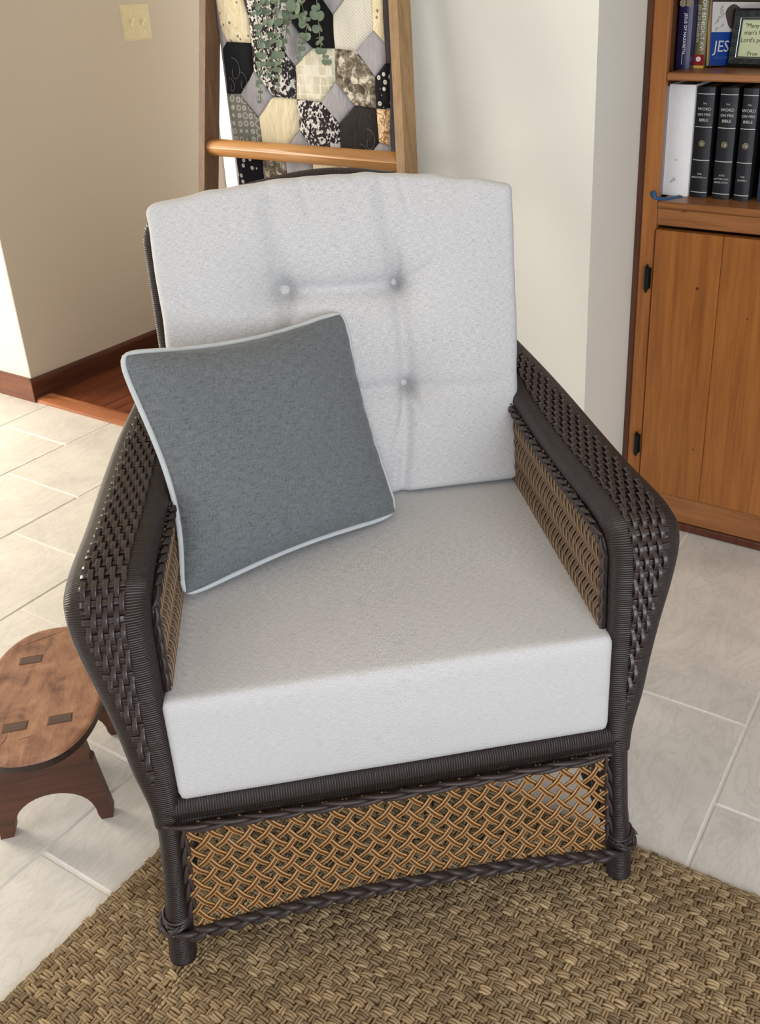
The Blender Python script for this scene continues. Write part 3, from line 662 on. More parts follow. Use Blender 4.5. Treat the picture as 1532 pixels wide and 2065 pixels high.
for sc_, z in ((.97, .183), (1., .187), (1., .200), (.985, .2045), (.95, .2055)):
    vs += [(x*sc_, y*sc_, z) for x, y in E_]
fs = [(r*n+i, r*n+(i+1) % n, (r+1)*n+(i+1) % n, (r+1)*n+i) for r in range(4) for i in range(n)]+[tuple(range(n))[::-1], tuple(range(4*n, 5*n))]
mb.add(vs, fs); so_ = mb.build('stool_top', M['stool'], st_); so_.data.materials.append(M['stool_edge'])
for pi_ in range(2*n): so_.data.polygons[pi_].material_index = 1
for x, y in ((.0375, -.087), (-.031, -.087), (-.031, .085)):
    mb = MB().box(x-.018, x+.018, y-.0095, y+.0095, .198, .2064, .001); mb.build('tenon', M['tenon'], st_)
    for e, f_ in (((x-.0185, y-.0105), (x+.0185, y-.0105)), ((x+.0188, y-.0105), (x+.0188, y+.0105)), ((x-.0188, y-.0105), (x-.0188, y+.0105)), ((x-.0185, y+.0105), (x+.0185, y+.0105))):
        mb = MB(); tube(mb, [(*e, .2052), (*f_, .2052)], .0007, 4); mb.build('joint_gap', M['cab_dark'], st_)
for p0, p1 in (((-.06, .13), (.02, .16)), ((-.045, .095), (-.06, .12)), ((-.05, -.13), (-.04, -.10)), ((-.065, -.12), (-.052, -.098)), ((.0, -.115), (-.02, -.12))):
    mb = MB(); tube(mb, [(*p0, .2054), ((p0[0]+p1[0])/2+.003, (p0[1]+p1[1])/2, .2054), (*p1, .2054)], np.array([.0003, .0008, .0003]), 4); mb.build('crack', M['cab_dark'], st_)
def leg_board(y_top, y_bot):
    out = [(-.091, 0), (-.090, .012), (-.083, .06), (-.076, .105), (-.0745, .12), (-.070, .125), (-.062, .184), (.062, .184), (.070, .125), (.0745, .12), (.076, .105), (.083, .06), (.090, .012), (.088, 0)]
    arch = [(.066*math.cos(q), .004+.066*math.sin(q)**.8) for q in np.linspace(.05, math.pi-.05, 17)]
    poly = out+[(.070, 0)]+arch+[(-.070, 0)]
    # split into fan-safe strips : left foot, right foot, top built as one polygon
    mb = MB(); n = len(poly); th_ = .021
    def Y(z): return y_bot+(y_top-y_bot)*z/.184
    vs = [(x, Y(z), z) for x, z in poly]+[(x, Y(z)+th_, z) for x, z in poly]
    mb.add(vs, [tuple(range(n))[::-1], tuple(range(n, 2*n))]+[(i, (i+1) % n, (i+1) % n+n, i+n) for i in range(n)])
    return mb.build('leg_board', M['stool_d'], st_)
leg_board(-.095, -.112); leg_board(.078, .093)
for x in (-.052, .044): bx('side_apron', M['stool_d'], st_, x, x+.012, -.076, .080, .125, .1835, .001)

# ------------------------------------------------------------------ rug
rg = thing('jute_rug', 'chunky woven brown jute rug under the front of the armchair', 'rug', (-.2, .3, 0))
RX0, RX1, RY0, RY1 = -1.002, .48, -.20, 1.089
t = NT('rug_jute_backing'); f = t.noise(t.coord(), 160., 3.); t.bump(f, .6, .003)
bkm = t.fin(t.mix(f, srgb(62, 46, 28), srgb(112, 88, 58)), .95, .1)
bx('rug_backing', bkm, rg, RX0+.2, RX1+.2, RY0-.3, RY1-.3, -.0005, .0042, .001)
t = NT('rug_jute_yarn'); at = t.n('ShaderNodeAttribute', attribute_name='Col').outputs['Color']
f = t.noise(t.coord('Object', (1, 1, 1)), 700., 2., .7); t.bump(f, .5, .001)
M['yarn'] = t.fin(t.mix(t.math('MULTIPLY', f, .5), at, t.mix(.5, at, (.02, .012, .006, 1))), .85, .2)
def weave(cx_, cy_, lx, nf, wdt, hgt, along_x, cl):
    """arrays of straps: centre, length, nfibres"""
    n = len(cx_); ns = 5; k = 4
    s = np.linspace(-1, 1, ns+1); a = np.array([-1., -.45, .45, 1.]); ha = np.array([0, .9, .9, 0])
    V_ = []; 
    for fi in range(nf):
        off = ((fi+.5)/nf-.5)*wdt; fw_ = wdt/nf*.56
        jt = rng.normal(0, .0006, n); hz = hgt*(1+rng.uniform(-.2, .2, n))
        bow = rng.normal(0, .0007, n)
        X = lx/2*s[None, :, None]+0*a[None, None, :]+jt[:, None, None]
        Yv = off+a[None, None, :]*fw_*(1-.25*s[None, :, None]**4)+bow[:, None, None]*(1-s[None, :, None]**2)
        Z = .0036+hz[:, None, None]*((1-s[None, :, None]**2)**.6)*(.55+.45*ha[None, None, :])+.0016*ha[None, None, :]-.0012*(a[None, None, :]**2)
        X, Yv, Z = np.broadcast_arrays(X, Yv, Z); th_ = rng.normal(0, .10, n)[:, None, None]
        X2 = X*np.cos(th_)-Yv*np.sin(th_); Y2 = X*np.sin(th_)+Yv*np.cos(th_)
        if not along_x: X2, Y2 = -Y2, X2
        V_.append(np.stack([X2+cx_[:, None, None], Y2+cy_[:, None, None], Z], -1))
    V_ = np.concatenate(V_).reshape(-1, 3)
    m_ = n*nf; base = (np.arange(m_)*(ns+1)*k)[:, None]
    q = np.array([[i*k+j, (i+1)*k+j, (i+1)*k+j+1, i*k+j+1] for i in range(ns) for j in range(k-1)])
    F = (base[:, :, None]+q[None]).reshape(-1, 4)
    C_ = np.repeat(np.tile(cl, (nf, 1))*rng.uniform(.8, 1.2, (m_, 1)), (ns+1)*k, axis=0)
    return V_, F, C_
px_, py_ = .0142, .0125
VX0, VX1, VY0, VY1 = RX0, RX1, RY0, RY1
gi, gj = np.meshgrid(np.arange(int((VX1-VX0)/px_)+1), np.arange(int((VY1-VY0)/py_)+1), indexing='ij'); gi = gi.ravel(); gj = gj.ravel()
gx = RX0+.006+gi*px_+rng.normal(0, .0006, len(gi)); gy = RY1-.006-gj*py_+rng.normal(0, .0006, len(gi))
pal = np.array([(.36, .26, .145), (.27, .185, .10), (.44, .33, .19), (.20, .135, .075), (.31, .23, .13)])
SX, SY = RX0+.006+round((-.816-RX0-.006)/px_)*px_, RY1-.006-round((RY1-.006-.893)/py_)*py_
seam = (np.abs(gx-SX) < .006) & (gy < SY) | (np.abs(gy-SY) < .005) & (gx > SX)
A_ = ((gi+gj) % 2 == 0)
cells = []
for msk, kw in ((A_ & ~seam, dict(lx=.0205, nf=3, wdt=.0125, hgt=.0042, along_x=True)), (~A_ & ~seam, dict(lx=.0195, nf=2, wdt=.0090, hgt=.0026, along_x=False))):
    x = gx[msk]; y = gy[msk]; c = (pal[rng.integers(0, 5, len(x))]*.5+pal.mean(0)*.5)*rng.uniform(.85, 1.25, (len(x), 1))
    cells.append(weave(x, y, cl=c, **kw))
n = int((SY-VY0)/.006); y = SY-np.arange(n)*.006
for dx in (-.0055, 0, .0055): cells.append(weave(np.full(n, SX+dx), y+rng.normal(0, .0006, n), lx=.008, nf=1, wdt=.005, hgt=.0028, along_x=False, cl=pal[rng.integers(0, 5, n)]*1.1))
n = int((VX1-SX)/.006); x = SX+np.arange(n)*.006
for dy in (-.006, 0, .006): cells.append(weave(x+rng.normal(0, .0006, n), np.full(n, SY+dy), lx=.008, nf=1, wdt=.005, hgt=.0028, along_x=True, cl=pal[rng.integers(0, 5, n)]*1.1))
# bound edges : cords running along both borders
for k in range(3):
    n = int((RY1-VY0)/.016); cells.append(weave(np.full(n, RX0+.001+.0028*k), VY0+np.arange(n)*.016, lx=.021, nf=1, wdt=.0045, hgt=.0028, along_x=False, cl=pal[rng.integers(0, 5, n)]*.8))
    n = int((VX1-RX0)/.016); cells.append(weave(RX0+np.arange(n)*.016, np.full(n, RY1-.001-.0028*k), lx=.021, nf=1, wdt=.0045, hgt=.0028, along_x=True, cl=pal[rng.integers(0, 5, n)]*.8))
off = 0; VV, FF, CC = [], [], []
for v_, f_, c_ in cells: VV.append(v_); FF.append(f_+off); CC.append(c_); off += len(v_)
VV = np.concatenate(VV)-np.array([-.2, .3, 0]); FF = np.concatenate(FF); CC = np.concatenate(CC)
me = bpy.data.meshes.new('rug_weave'); me.vertices.add(len(VV)); me.vertices.foreach_set('co', VV.astype(np.float32).ravel())
me.loops.add(FF.size); me.loops.foreach_set('vertex_index', FF.astype(np.int32).ravel())
me.polygons.add(len(FF)); me.polygons.foreach_set('loop_start', np.arange(0, FF.size, 4, dtype=np.int32))
me.polygons.foreach_set('use_smooth', np.ones(len(FF), dtype=bool)); me.update(calc_edges=True)
ca = me.color_attributes.new('Col', 'FLOAT_COLOR', 'POINT'); ca.data.foreach_set('color', np.concatenate([CC, np.ones((len(CC), 1))], 1).astype(np.float32).ravel())
me.materials.append(M['yarn'])
tag(link('rug_weave', me, rg), kind='stuff')
# ------------------------------------------------------------------ armchair
CA, CRZ, CW = (-.834, .562, .008), math.atan2(.666, .746), .7004
ch = thing('wicker_armchair', 'large dark brown wicker armchair with woven arms and open lattice apron', 'armchair', CA, CRZ)
mir = lambda P, s: np.array([(CW-p[0] if s else p[0], *p[1:]) for p in np.asarray(P)])
# y, z, x inner, x outer
ARM = np.array([(.002, .262, .052, .018), (.001, .30, .056, .016), (.0, .36, .061, .005), (0, .42, .061, -.003), (0, .48, .061, -.013), (0, .54, .062, -.025), (.0, .582, .063, -.031),
    (.005, .608, .065, -.033), (.019, .628, .067, -.034), (.044, .637, .068, -.034), (.09, .638, .068, -.034), (.20, .631, .070, -.032), (.34, .628, .073, -.030), (.46, .634, .076, -.022), (.55, .648, .077, -.006), (.635, .668, .072, .018)])
AR = resample(ARM, .004)
def arm_frame(AR):
    y, z, xi, xo = AR.T
    Cc = np.stack([(xi+xo)/2, y, z], 1); t3 = np.gradient(Cc, axis=0); t3[:, 0] = 0; t3 /= np.linalg.norm(t3, axis=1)[:, None]
    Nn = np.stack([np.zeros(len(y)), -t3[:, 2], t3[:, 1]], 1)     # outward normal
    return Cc, t3, Nn
Cc, Tt, Nn = arm_frame(AR); Wd = (AR[:, 2]-AR[:, 3])
LL = np.concatenate([[0], np.cumsum(np.linalg.norm(np.diff(Cc, axis=0), axis=1))])
def arm_surf(i, d):
    """point on arm skin at node i and distance d from inner edge"""
    w = Wd[i]; q = 2*d/w-1
    return np.array([AR[i, 2]-d, 0, 0])+np.array([0, Cc[i, 1], Cc[i, 2]])-Nn[i]*(.0135*min(abs(q), 1.)**3.2)
for s in (0, 1):
    mb = MB(); m = 20; vs = []; uv = []
    for i in range(len(AR)):
        w = Wd[i]
        for j in range(m):
            a = 2*math.pi*j/(m-1); ca_, sa_ = math.cos(a), math.sin(a); sgn = lambda v_, p: math.copysign(abs(v_)**p, v_)
            q = sgn(ca_, .62); h = sgn(sa_, .8)
            thk = .020
            p = np.array([(AR[i, 2]+AR[i, 3])/2+q*w/2, Cc[i, 1], Cc[i, 2]])+Nn[i]*(-.0175+h*(.0175 if h > 0 else thk))
            vs.append(p); uv.append((j/(m-1), LL[i]))
    fs = [(i*m+j, i*m+j+1, (i+1)*m+j+1, (i+1)*m+j) for i in range(len(AR)-1) for j in range(m-1)]
    fs += [tuple(range(m-1)), tuple((len(AR)-1)*m+j for j in range(m-1))[::-1]]
    mb.add(mir(vs, s), fs, uv); mb.build('arm_core', M['wrap'], ch, True)
    # longitudinal triple canes weaving over and under the wrapped cross canes
    for c in range(10):
        d = .0305+.0064*c; run = [i for i in range(len(AR)) if (Wd[i]-d) > .0230 and LL[i] > .055]
        if len(run) < 20: continue
        P = []; N_ = []
        for i in run:
            h = math.cos(2*math.pi*LL[i]/.040+math.pi*c); h = .0046*math.copysign(abs(h)**.7, h)
            P.append(arm_surf(i, d)+Nn[i]*(h+.0016)); N_.append(Nn[i])
        mb = MB(); strand(mb, mir(P, s), mir(N_, 0), .0069, .0024); mb.build('arm_strand', M['cane_dark'], ch, True)
    # flat cross canes between them
    for r in range(3, int(LL[-1]/.020)+1):
        i = int(np.searchsorted(LL, r*.020)); 
        if i >= len(AR): break
        w = Wd[i]
        if w < .052: continue
        dd = np.linspace(.027, w-.020, 12); P = [arm_surf(i, d)+Nn[i]*(.0014) for d in dd]
        mb = MB(); strand(mb, mir(P, s), np.tile(Nn[i], (12, 1)), .0085, .0011, 3); mb.build('cross_cane', M['cane_dark'], ch, True)
    # inner edge braid between arm and side panel
    Pb = np.array([arm_surf(i, 0)+np.array([.001, 0, 0])-Nn[i]*.0125 for i in range(14, len(AR), 3)])
    mb = MB(); braid(mb, mir(Pb, s), .010, .0062, np.array([1., 0, 0])*(1 if s == 0 else -1), .024); mb.build('edge_braid', M['braid'], ch, True)
    # front leg
    P = mir([(.0195, .020, -.000), (.0225, .020, .05), (.026, .0185, .10), (.032, .0175, .18), (.036, .017, .24), (.037, .018, .275)], s)
    mb = MB(); P = resample(P, .006); tube(mb, P, np.interp(P[:, 2], [0, .03, .09, .14, .28], [.0195, .019, .018, .0155, .0165]), 16, ref=(0, 1, 0)); mb.build('front_leg', M['wrap'], ch, True)
    mb = MB(); P = mir([(.0195+.0195*math.cos(a), .020-.0195*math.sin(a)*1.02, .075+.006*math.sin(2*a)) for a in np.linspace(0, 2*math.pi, 22)], s)
    braid(mb, P[:-1], .006, .005, np.array([0, -1., 0]), .02)
    for q in (.082, .09): tube(mb, mir([(.0235+.0195*math.cos(a), .0195+.0195*math.sin(a), q+.004*math.sin(a)) for a in np.linspace(0, 2*math.pi, 20)], s), .0022, 5, cap=False)
    mb.build('leg_collar', M['braid'], ch, True)
    # leaf-like upright braid beside the leg
    mb = MB(); P = mir([(.047, .006, .098), (.050, .006, .16), (.054, .005, .22), (.057, .004, .255)], s); P = resample(P, .004)
    braid(mb, P, .009, .0055, np.array([0, -1., 0]), .034); mb.build('upright_braid', M['braid'], ch, True)
    # rear leg : stands on the tiles, lower than the rug
    P = mir([(.050, .640, -.008), (.050, .632, .10), (.050, .612, .27)], s); P = resample(P, .006)
    mb = MB(); tube(mb, P, .0165, 14, ref=(0, 1, 0)); mb.build('rear_leg', M['wrap'], ch, True)
    # side rails
    for z, r in ((.285, .013), (.10, .009)):
        P = mir([(.040, .03, z), (.044, .30, z+(.012 if z < .2 else 0)), (.050, .615, z)], s); P = resample(P, .006)
        mb = MB(); tube(mb, P, r, 10, ref=(1, 0, 0)); mb.build('side_rail', M['wrap'], ch, True)

# woven lattice panels -------------------------------------------------
def lattice(name, mapf, inside, bounds, sp, ang, w, h, amp, m, parent, step=.0035, join=None, twill=False):
    a0, a1, b0, b1 = bounds; c = np.array([(a0+a1)/2, (b0+b1)/2]); Rr = math.hypot(a1-a0, b1-b0)/2+.02
    d = [np.array([math.cos(ang), math.sin(ang)]), np.array([-math.cos(ang), math.sin(ang)])]
    k = math.sin(2*ang); D = sp   # perpendicular spacing
    e = [np.array([-d[0][1], d[0][0]]), np.array([d[1][1], -d[1][0]])]
    K = int(Rr/D)+1; objs = 0
    for fam in (0, 1):
        for i in range(-K, K+1):
            base = c+e[fam]*(i*D); ts = np.arange(-Rr*1.5, Rr*1.5, step); P2 = base+d[fam]*ts[:, None]
            ins = np.array([inside(*p) for p in P2])
            if not ins.any(): continue
            idx = np.where(ins)[0]; splits = np.split(idx, np.where(np.diff(idx) > 1)[0]+1)
            for run in splits:
                if len(run) < 3: continue
                run = np.concatenate([[run[0]-1], run, [run[-1]+1]]); run = run[(run >= 0) & (run < len(ts))]
                pts = []; ns = []
                for q in run:
                    p = P2[q]; j = ((p-c) @ e[1-fam])/D
                    hh = amp*math.cos(math.pi*j)*(-1)**i*(1 if fam == 0 else -1)
                    if twill: hh = amp*math.sin(math.pi/2*(i+j)+math.pi/4)*(1 if fam == 0 else -1)
                    x, n_ = mapf(p[0], p[1]); pts.append(x+n_*hh); ns.append(n_)
                mb = join or MB(); strand(mb, pts, ns, w, h)
                if not join: mb.build(name, m, parent, True)
                objs += 1
    return objs
zlow = lambda x: .104-.030*((x-.352)/.31)**2+.003
def apr_map(a, b): return np.array([a, .004-.006*(1-((a-.35)/.33)**2), b]), np.array([0., -1., 0])
def apr_in(a, b):
    xl_ = .049+(b-.09)*.05; xr_ = CW-xl_
    return xl_ < a < xr_ and zlow(a)-.004 < b < .264
na = lattice('apron_strand', apr_map, apr_in, (.05, .65, .07, .262), .0205, R(49), .0084, .0016, .0017, M['cane_gold'], ch)
ARZ = lambda y: np.interp(y, AR[20:, 0], AR[20:, 1])
for s in (0, 1):
    def side_map(a, b, s=s):
        x = .066+.008*min(a/.5, 1.); return (np.array([CW-x if s else x, a, b]), np.array([-1. if s else 1., 0, 0]))
    def side_in(a, b): return (.030 if b < .59 else .022) < a < .63 and .285 < b < (np.interp(a, [.0, .04, .09, .2, .34, .46, .55, .635], [.580, .603, .611, .606, .603, .609, .623, .644]))
    lattice('panel_strand', side_map, side_in, (0, .63, .28, .66), .0128, R(58), .0082, .0018, .0026, M['cane_side'], ch, twill=True)
    mb = MB()
    def low_map(a, b, s=s):
        x = .041+.008*a/.6; return (np.array([CW-x if s else x, a, b]), np.array([-1. if s else 1., 0, 0]))
    lattice('x', low_map, lambda a, b: .03 < a < .61 and .10 < b < .275, (.03, .61, .1, .275), .0175, R(49), .0079, .0017, .0023, None, None, .006, mb)
    tag(mb.build('lower_side_weave', M['cane_side'], ch, True), kind='stuff')
# bottom braid of the apron, rail above it, thin braid under the rail
xs_ = np.linspace(.028, CW-.028, 60); P = np.array([(x, .002-.007*(1-((x-.35)/.33)**2), zlow(x)-.012) for x in xs_])
mb = MB(); braid(mb, P, .0155, .0085, np.array([0, -1., 0]), .030); mb.build('apron_braid', M['braid'], ch, True)
P = resample([(.034, .027, .2855), (.2, .0235, .2855), (.5, .0235, .2855), (CW-.034, .027, .2855)], .006)
mb = MB(); tube(mb, P, .0235, 18, ref=(0, 0, 1), rx=.0255); mb.build('front_rail', M['wrap'], ch, True)
mb = MB(); P = np.array([(x, -.002-.006*(1-((x-.35)/.33)**2), .2675) for x in np.linspace(.052, CW-.052, 50)])
braid(mb, P, .010, .0062, np.array([0, -1., 0]), .052); mb.build('rail_braid', M['braid'], ch, True)
P = resample([(.045, .013, .263), (CW-.045, .013, .263)], .01); mb = MB(); tube(mb, P, .0085, 8, ref=(0, 1, 0)); mb.build('apron_bar', M['wrap'], ch, True)
P = resample([(.05, .612, .285), (CW-.05, .612, .285)], .01); mb = MB(); tube(mb, P, .015, 10, ref=(0, 1, 0)); mb.build('back_rail', M['wrap'], ch, True)
bx('seat_deck', plain('dark_deck_webbing', srgb(40, 33, 31), .8, .2), ch, .06, CW-.06, .03, .60, .293, .305, .003)
# back frame : arched wrapped tube and woven sheet
by = lambda z: .560+(z-.30)*.155
P = [(.055, .612, .27), (.056, by(.45)+.03, .45), (.056, by(.65)+.018, .65), (.055, by(.85)+.010, .85), (.057, by(.895)+.004, .895), (.076, by(.918), .918), (.18, by(.951), .951), (.352, by(.9765), .9765)]
P = P+[(CW-x, y, z) for x, y, z in P[-2::-1]]
P = resample(P, .006); mb = MB(); tube(mb, P, .0135, 14, ref=(0, 1, 0)); mb.build('back_frame', M['wrap'], ch, True)
def bk_map(a, b): return np.array([a, by(b)+.006, b]), np.array([0., -1., 0])
mb = MB(); lattice('x', bk_map, lambda a, b: .055 < a < CW-.055 and .29 < b < .958-.22*((a-.35)/.6)**2, (.05, .65, .29, .98), .016, R(49), .0095, .0015, .002, None, None, .008, mb)
tag(mb.build('back_weave', M['cane_dark'], ch, True), kind='stuff')

# ------------------------------------------------------------------ cushions
def soft_box(name, m, nx, ny, nz, fn):
    """fn(u,v,w in [-1,1], face normal axis) -> point ; six faces welded"""
    import bmesh
    bm = bmesh.new(); uvl = bm.loops.layers.uv.new('UVMap')
    def face(ax, sg, na_, nb_):
        A__ = np.linspace(-1, 1, na_+1); B__ = np.linspace(-1, 1, nb_+1); g = []
        for a in A__:
            row = []
            for b in B__:
                p = [0, 0, 0]; p[ax] = sg; p[(ax+1) % 3] = a; p[(ax+2) % 3] = b; row.append((bm.verts.new(fn(*p)), a, b))
            g.append(row)
        for i in range(na_):
            for j in range(nb_):
                q = [g[i][j], g[i+1][j], g[i+1][j+1], g[i][j+1]]
                if sg < 0: q = q[::-1]
                f = bm.faces.new([x[0] for x in q]); f.smooth = True
                for l, x in zip(f.loops, q): l[uvl].uv = (x[1]*SZ[(ax+1) % 3], x[2]*SZ[(ax+2) % 3]) if ax != 1 else (x[2]*SZ[0], x[1]*SZ[2])
    n_ = (nx, ny, nz); SZ = (.3, .25, .25)
    for ax in range(3):
        for sg in (-1, 1): face(ax, sg, n_[(ax+1) % 3], n_[(ax+2) % 3])
    bmesh.ops.remove_doubles(bm, verts=bm.verts, dist=.00002)
    me = bpy.data.meshes.new(name); bm.to_mesh(me); bm.free(); me.materials.append(m); return me
def rbox(u, v, w, hx, hy, hz, r):
    p = np.array([u*hx, v*hy, w*hz]); c = np.clip(p, [-hx+r, -hy+r, -hz+r], [hx-r, hy-r, hz-r]); d = p-c; n = np.linalg.norm(d)
    return c+d/n*r if n > 1e-9 else p
def warp(t, k=.75): return math.copysign(abs(t)**k, t)
from mathutils import noise as mn
def seat_fn(u, v, w):
    u, v, w = warp(u), warp(v), w
    p = rbox(u, v, w, .289, .245, .0805, .0095)
    x, y, z = p; ux, vy = x/.288, y/.245
    top = max(0, z/.079)
    z += top*.009*(1-ux**2)*(1-vy**2)+.0012*mn.noise((x*9, y*9, z*9))
    if v < -.9: y -= .004*(1-ux**2)*(1-(z/.079)**2)
    x += math.copysign(.003, x)*(1-vy**2)*(abs(ux) > .9)
    # front corners a little proud, sides follow converging panels
    x *= 1-.012*vy
    return Vector((x, y, z))
sc = link('seat_cushion', soft_box('seat_cushion', M['linen'], 50, 50, 14, seat_fn))
cm = Matrix.Translation(CA) @ Matrix.Rotation(CRZ, 4, 'Z')
sc.matrix_world = cm @ Matrix.Translation((CW/2, .242, .3905))
tag(sc, 'thick pale grey boxed seat cushion in the wicker armchair', 'cushion')

BT = [(-.0920, .355), (.0895, .351), (.0925, .182), (-.0890, .186)]       # buttons : x from centre, height
def valley(x, h, a, b, wn, fade=.0):
    a = np.array(a); b = np.array(b); ab = b-a; t_ = ((x-a[0])*ab[0]+(h-a[1])*ab[1])/(ab @ ab); tc = min(max(t_, 0), 1)
    d = math.hypot(x-a[0]-ab[0]*tc, h-a[1]-ab[1]*tc); return math.exp(-(d/wn)**2)*(1-fade*tc)
def tuft(x, h):
    D = 0
    for bx_, bh in BT:
        r = math.hypot(x-bx_, h-bh); D += .009*math.exp(-(r/.026)**2)+.017*math.exp(-(r/.065)**2)
    V_ = lambda *a, **k: valley(x, h, *a, **k)
    D += 2.2*(.006*V_(BT[0], BT[1], .014)+.004*V_(BT[0], BT[1], .035)+.005*V_(BT[3], BT[2], .014))
    D += 2.2*(.005*V_(BT[1], (.070, .520), .012, fade=.6)+.004*V_(BT[1], (.105, .460), .007, fade=.8)+.003*V_(BT[1], (.090, .45), .005, fade=.8))
    D += 2.2*(.005*V_(BT[0], (-.105, .525), .014, fade=.5))
    D += 2.2*(.005*V_(BT[1], BT[2], .012)+.005*V_(BT[0], BT[3], .012))
    D += 2.2*(.006*V_(BT[2], (.070, .0), .010, fade=.3)+.004*V_(BT[2], (.045, .03), .006, fade=.5)+.003*V_(BT[2], (.12, .12), .006, fade=.8))
    D += 2.2*(.006*V_(BT[3], (-.1, .0), .012, fade=.3))
    D += 2.2*(.0035*V_(BT[1], (.150, .385), .007, fade=.7)+.003*V_(BT[0], (-.15, .40), .016, fade=.7)+.003*V_(BT[2], (.25, .175), .012, fade=.6))
    D *= 1.0
    for px_c in (-.105, -.055, .070, .10): D += .005*valley(x, h, (px_c, .53), (px_c+.012, .47), .005, .6)
    return D
TG = 1.0
def back_fn(u, v, w):
    # u across, v = -1 front .. 1 back, w height
    u, w = warp(u, .85), warp(w, .85)
    p = rbox(u, v, w, .2805, .052, .25, .013); x, y, z = p; h = z+.25; hn = h/.5; un = x/.2805
    x *= (1.0 if hn > .5 else 1.0-.02*(.5-hn)/.5)+.030*hn
    h += (.031*(1-un*un)+.001)*max(0, hn)**3
    fr_ = max(0., -y/.052)
    if fr_ > .3:
        k = min(1, (fr_-.3)/.6)
        y -= k*(.020*(1-un**4)*(1-(2*hn-1)**4))
    if fr_ > .3: y += min(1, (fr_-.3)/.6)*tuft(x, h)*(min(1, (1-abs(un))*9))*min(1, (1-min(hn, 1))*12+.25)
    x += .0022*mn.noise((0, h*22, 1.3+np.sign(x)))*(abs(un) > .85); y += .0015*mn.noise((x*11, h*11, 2.2))
    h += .0025*mn.noise((x*28, 0, 4.))*(hn > .85)
    return Vector((x, y, h))
bkc = link('back_cushion', soft_box('back_cushion', M['linen'], 150, 12, 150, back_fn))
bl = math.atan2(.098, .50)
bm_ = cm @ Matrix.Translation((.3555, .491, .469)) @ Matrix.Rotation(-bl, 4, 'X')
bkc.matrix_world = bm_
tag(bkc, 'tall pale grey button-tufted back cushion with arched top', 'cushion')
for x, h in BT:
    mb = MB(); y0 = back_y = -.052-.020*(1-(x/.29)**4)*(1-(2*h/.5-1)**4)+tuft(x, h)
    vs = []; rr = ((0, -.0065), (.45, -.006), (.8, -.004), (1., -.001), (1.02, .002)); k_ = 20
    for q, d in rr: vs += [(x+.0108*q*math.cos(a), y0+d-.0065, h+.0108*q*math.sin(a)) for a in np.linspace(0, 2*math.pi, k_+1)[:-1]]
    mb.add(vs, [(r*k_+i, (r+1)*k_+i, (r+1)*k_+(i+1) % k_, r*k_+(i+1) % k_) for r in range(4) for i in range(k_)], [(v_[0], v_[2]) for v_ in vs]); mb.build('button', M['button'], bkc, True)
    mb = MB(); tube(mb, [(x+.0112*math.cos(a), y0-.0052, h+.0112*math.sin(a)) for a in np.linspace(0, 2*math.pi, 21)], .0009, 5, cap=False); mb.build('button_edge', plain('button_shadow_cloth', srgb(120, 118, 116), .9), bkc, True)

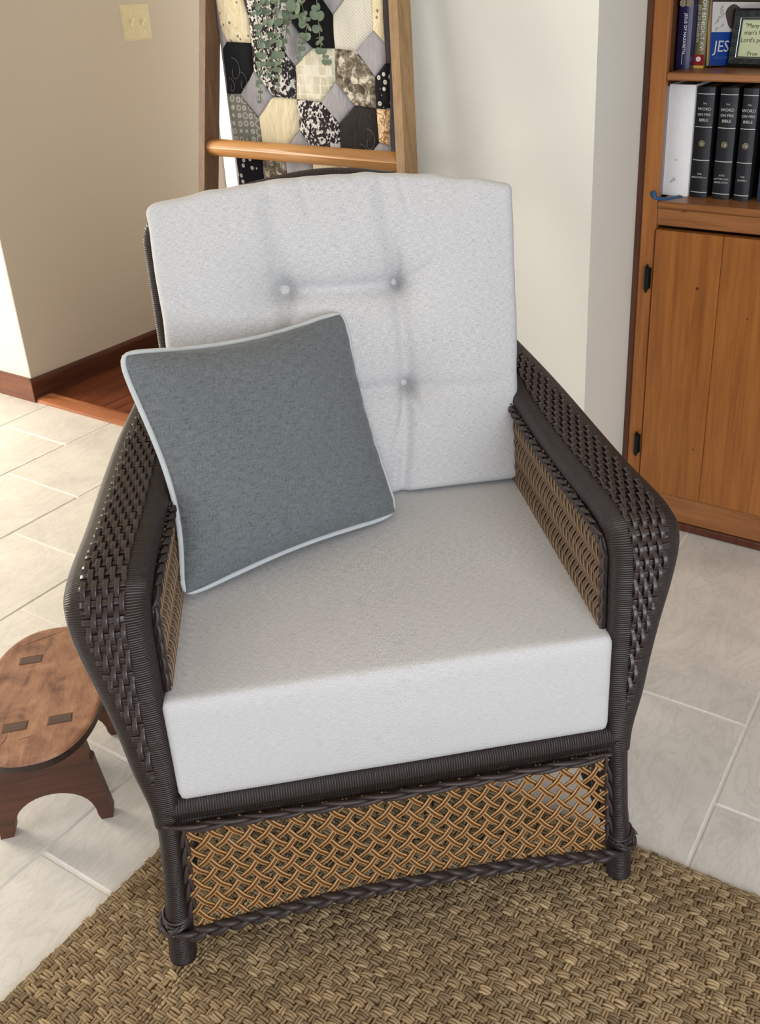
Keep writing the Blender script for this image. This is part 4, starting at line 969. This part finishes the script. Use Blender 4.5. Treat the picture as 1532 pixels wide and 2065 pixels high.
# throw pillow
PB = [np.array(p) for p in ((.075, .196, .486), (.406, .364, .484), (.354, .485, .800), (.020, .343, .810))]   # BL BR TR TL in chair frame
pc_ = sum(PB)/4; ex_ = (PB[1]+PB[2]-PB[0]-PB[3]); ex_ /= np.linalg.norm(ex_); ez_ = (PB[2]+PB[3]-PB[0]-PB[1]); ez_ -= ex_*(ez_ @ ex_); ez_ /= np.linalg.norm(ez_); ey_ = np.cross(ez_, ex_)
loc = [((p-pc_) @ ex_, (p-pc_) @ ez_) for p in PB]; HS = .1775
def pil_xy(u, v):
    # bilinear between corners, edges bowed inwards
    w_ = [(1-u)*(1-v)/4, (1+u)*(1-v)/4, (1+u)*(1+v)/4, (1-u)*(1+v)/4]
    x = sum(k*l[0] for k, l in zip(w_, loc)); z = sum(k*l[1] for k, l in zip(w_, loc))
    x -= (.015*max(u, 0)**3*(1-v*v) if u > 0 else -.027*(-u)**3*(1-v*v)*(1-.35*v)); z -= math.copysign(.021 if v > 0 else .013, v)*abs(v)**3*(1-u*u)
    k = (abs(u)*abs(v))**10; x *= 1-.035*k; z *= 1-.035*k
    return x, z
n = 60; mb = MB()
for sd in (-1, 1):
    g = np.linspace(-1, 1, n+1); g = np.sign(g)*np.abs(g)**.8; vs = []; uv = []
    for v in g:
        for u in g:
            x, z = pil_xy(u, v); e = (max(0, 1-abs(u)**2.6)*max(0, 1-abs(v)**2.6))**.48
            t_ = .062*e
            ed = 1-max(abs(u), abs(v)); 
            t_ += .0035*mn.noise((u*2.2, v*2.2, sd*3.))*e
            pk = math.exp(-((ed-.07)/.06)**2); t_ += .0045*pk*mn.noise((u*9*(abs(v) > abs(u)), v*9*(abs(u) >= abs(v)), 7.+sd))
            vs.append((x, sd*t_, z)); uv.append((x, z))
    N1 = n+1; fs = [(j*N1+i, j*N1+i+1, (j+1)*N1+i+1, (j+1)*N1+i) for j in range(n) for i in range(n)]
    if sd > 0: fs = [f[::-1] for f in fs]
    mb.add(vs, fs, uv)
po = mb.build('throw_pillow', M['charcoal'], None, True)
pm_ = Matrix(((ex_[0], ey_[0], ez_[0], pc_[0]), (ex_[1], ey_[1], ez_[1], pc_[1]), (ex_[2], ey_[2], ez_[2], pc_[2]), (0, 0, 0, 1)))
po.matrix_world = cm @ pm_
tag(po, 'square charcoal throw pillow with light piping leaning in the armchair', 'pillow')
bd = [(u, -1) for u in np.linspace(-1, 1, 40)[:-1]]+[(1, v) for v in np.linspace(-1, 1, 40)[:-1]]+[(u, 1) for u in np.linspace(1, -1, 40)[:-1]]+[(-1, v) for v in np.linspace(1, -1, 40)[:-1]]
P = []
for u, v in bd:
    x, z = pil_xy(u, v); k = (abs(u)*abs(v))**8; P.append((x*(1+.012-.03*k), .0015*math.sin(u*7+v*5), z*(1+.012-.03*k)))
P = np.array(P); P = np.array([(P[i-1]+P[i]*2+P[(i+1) % len(P)])/4 for i in range(len(P))])
mb = MB(); tube(mb, P, .0043, 8, ref=(0, 1, 0), closed=True); mb.build('piping', M['piping'], po, True)
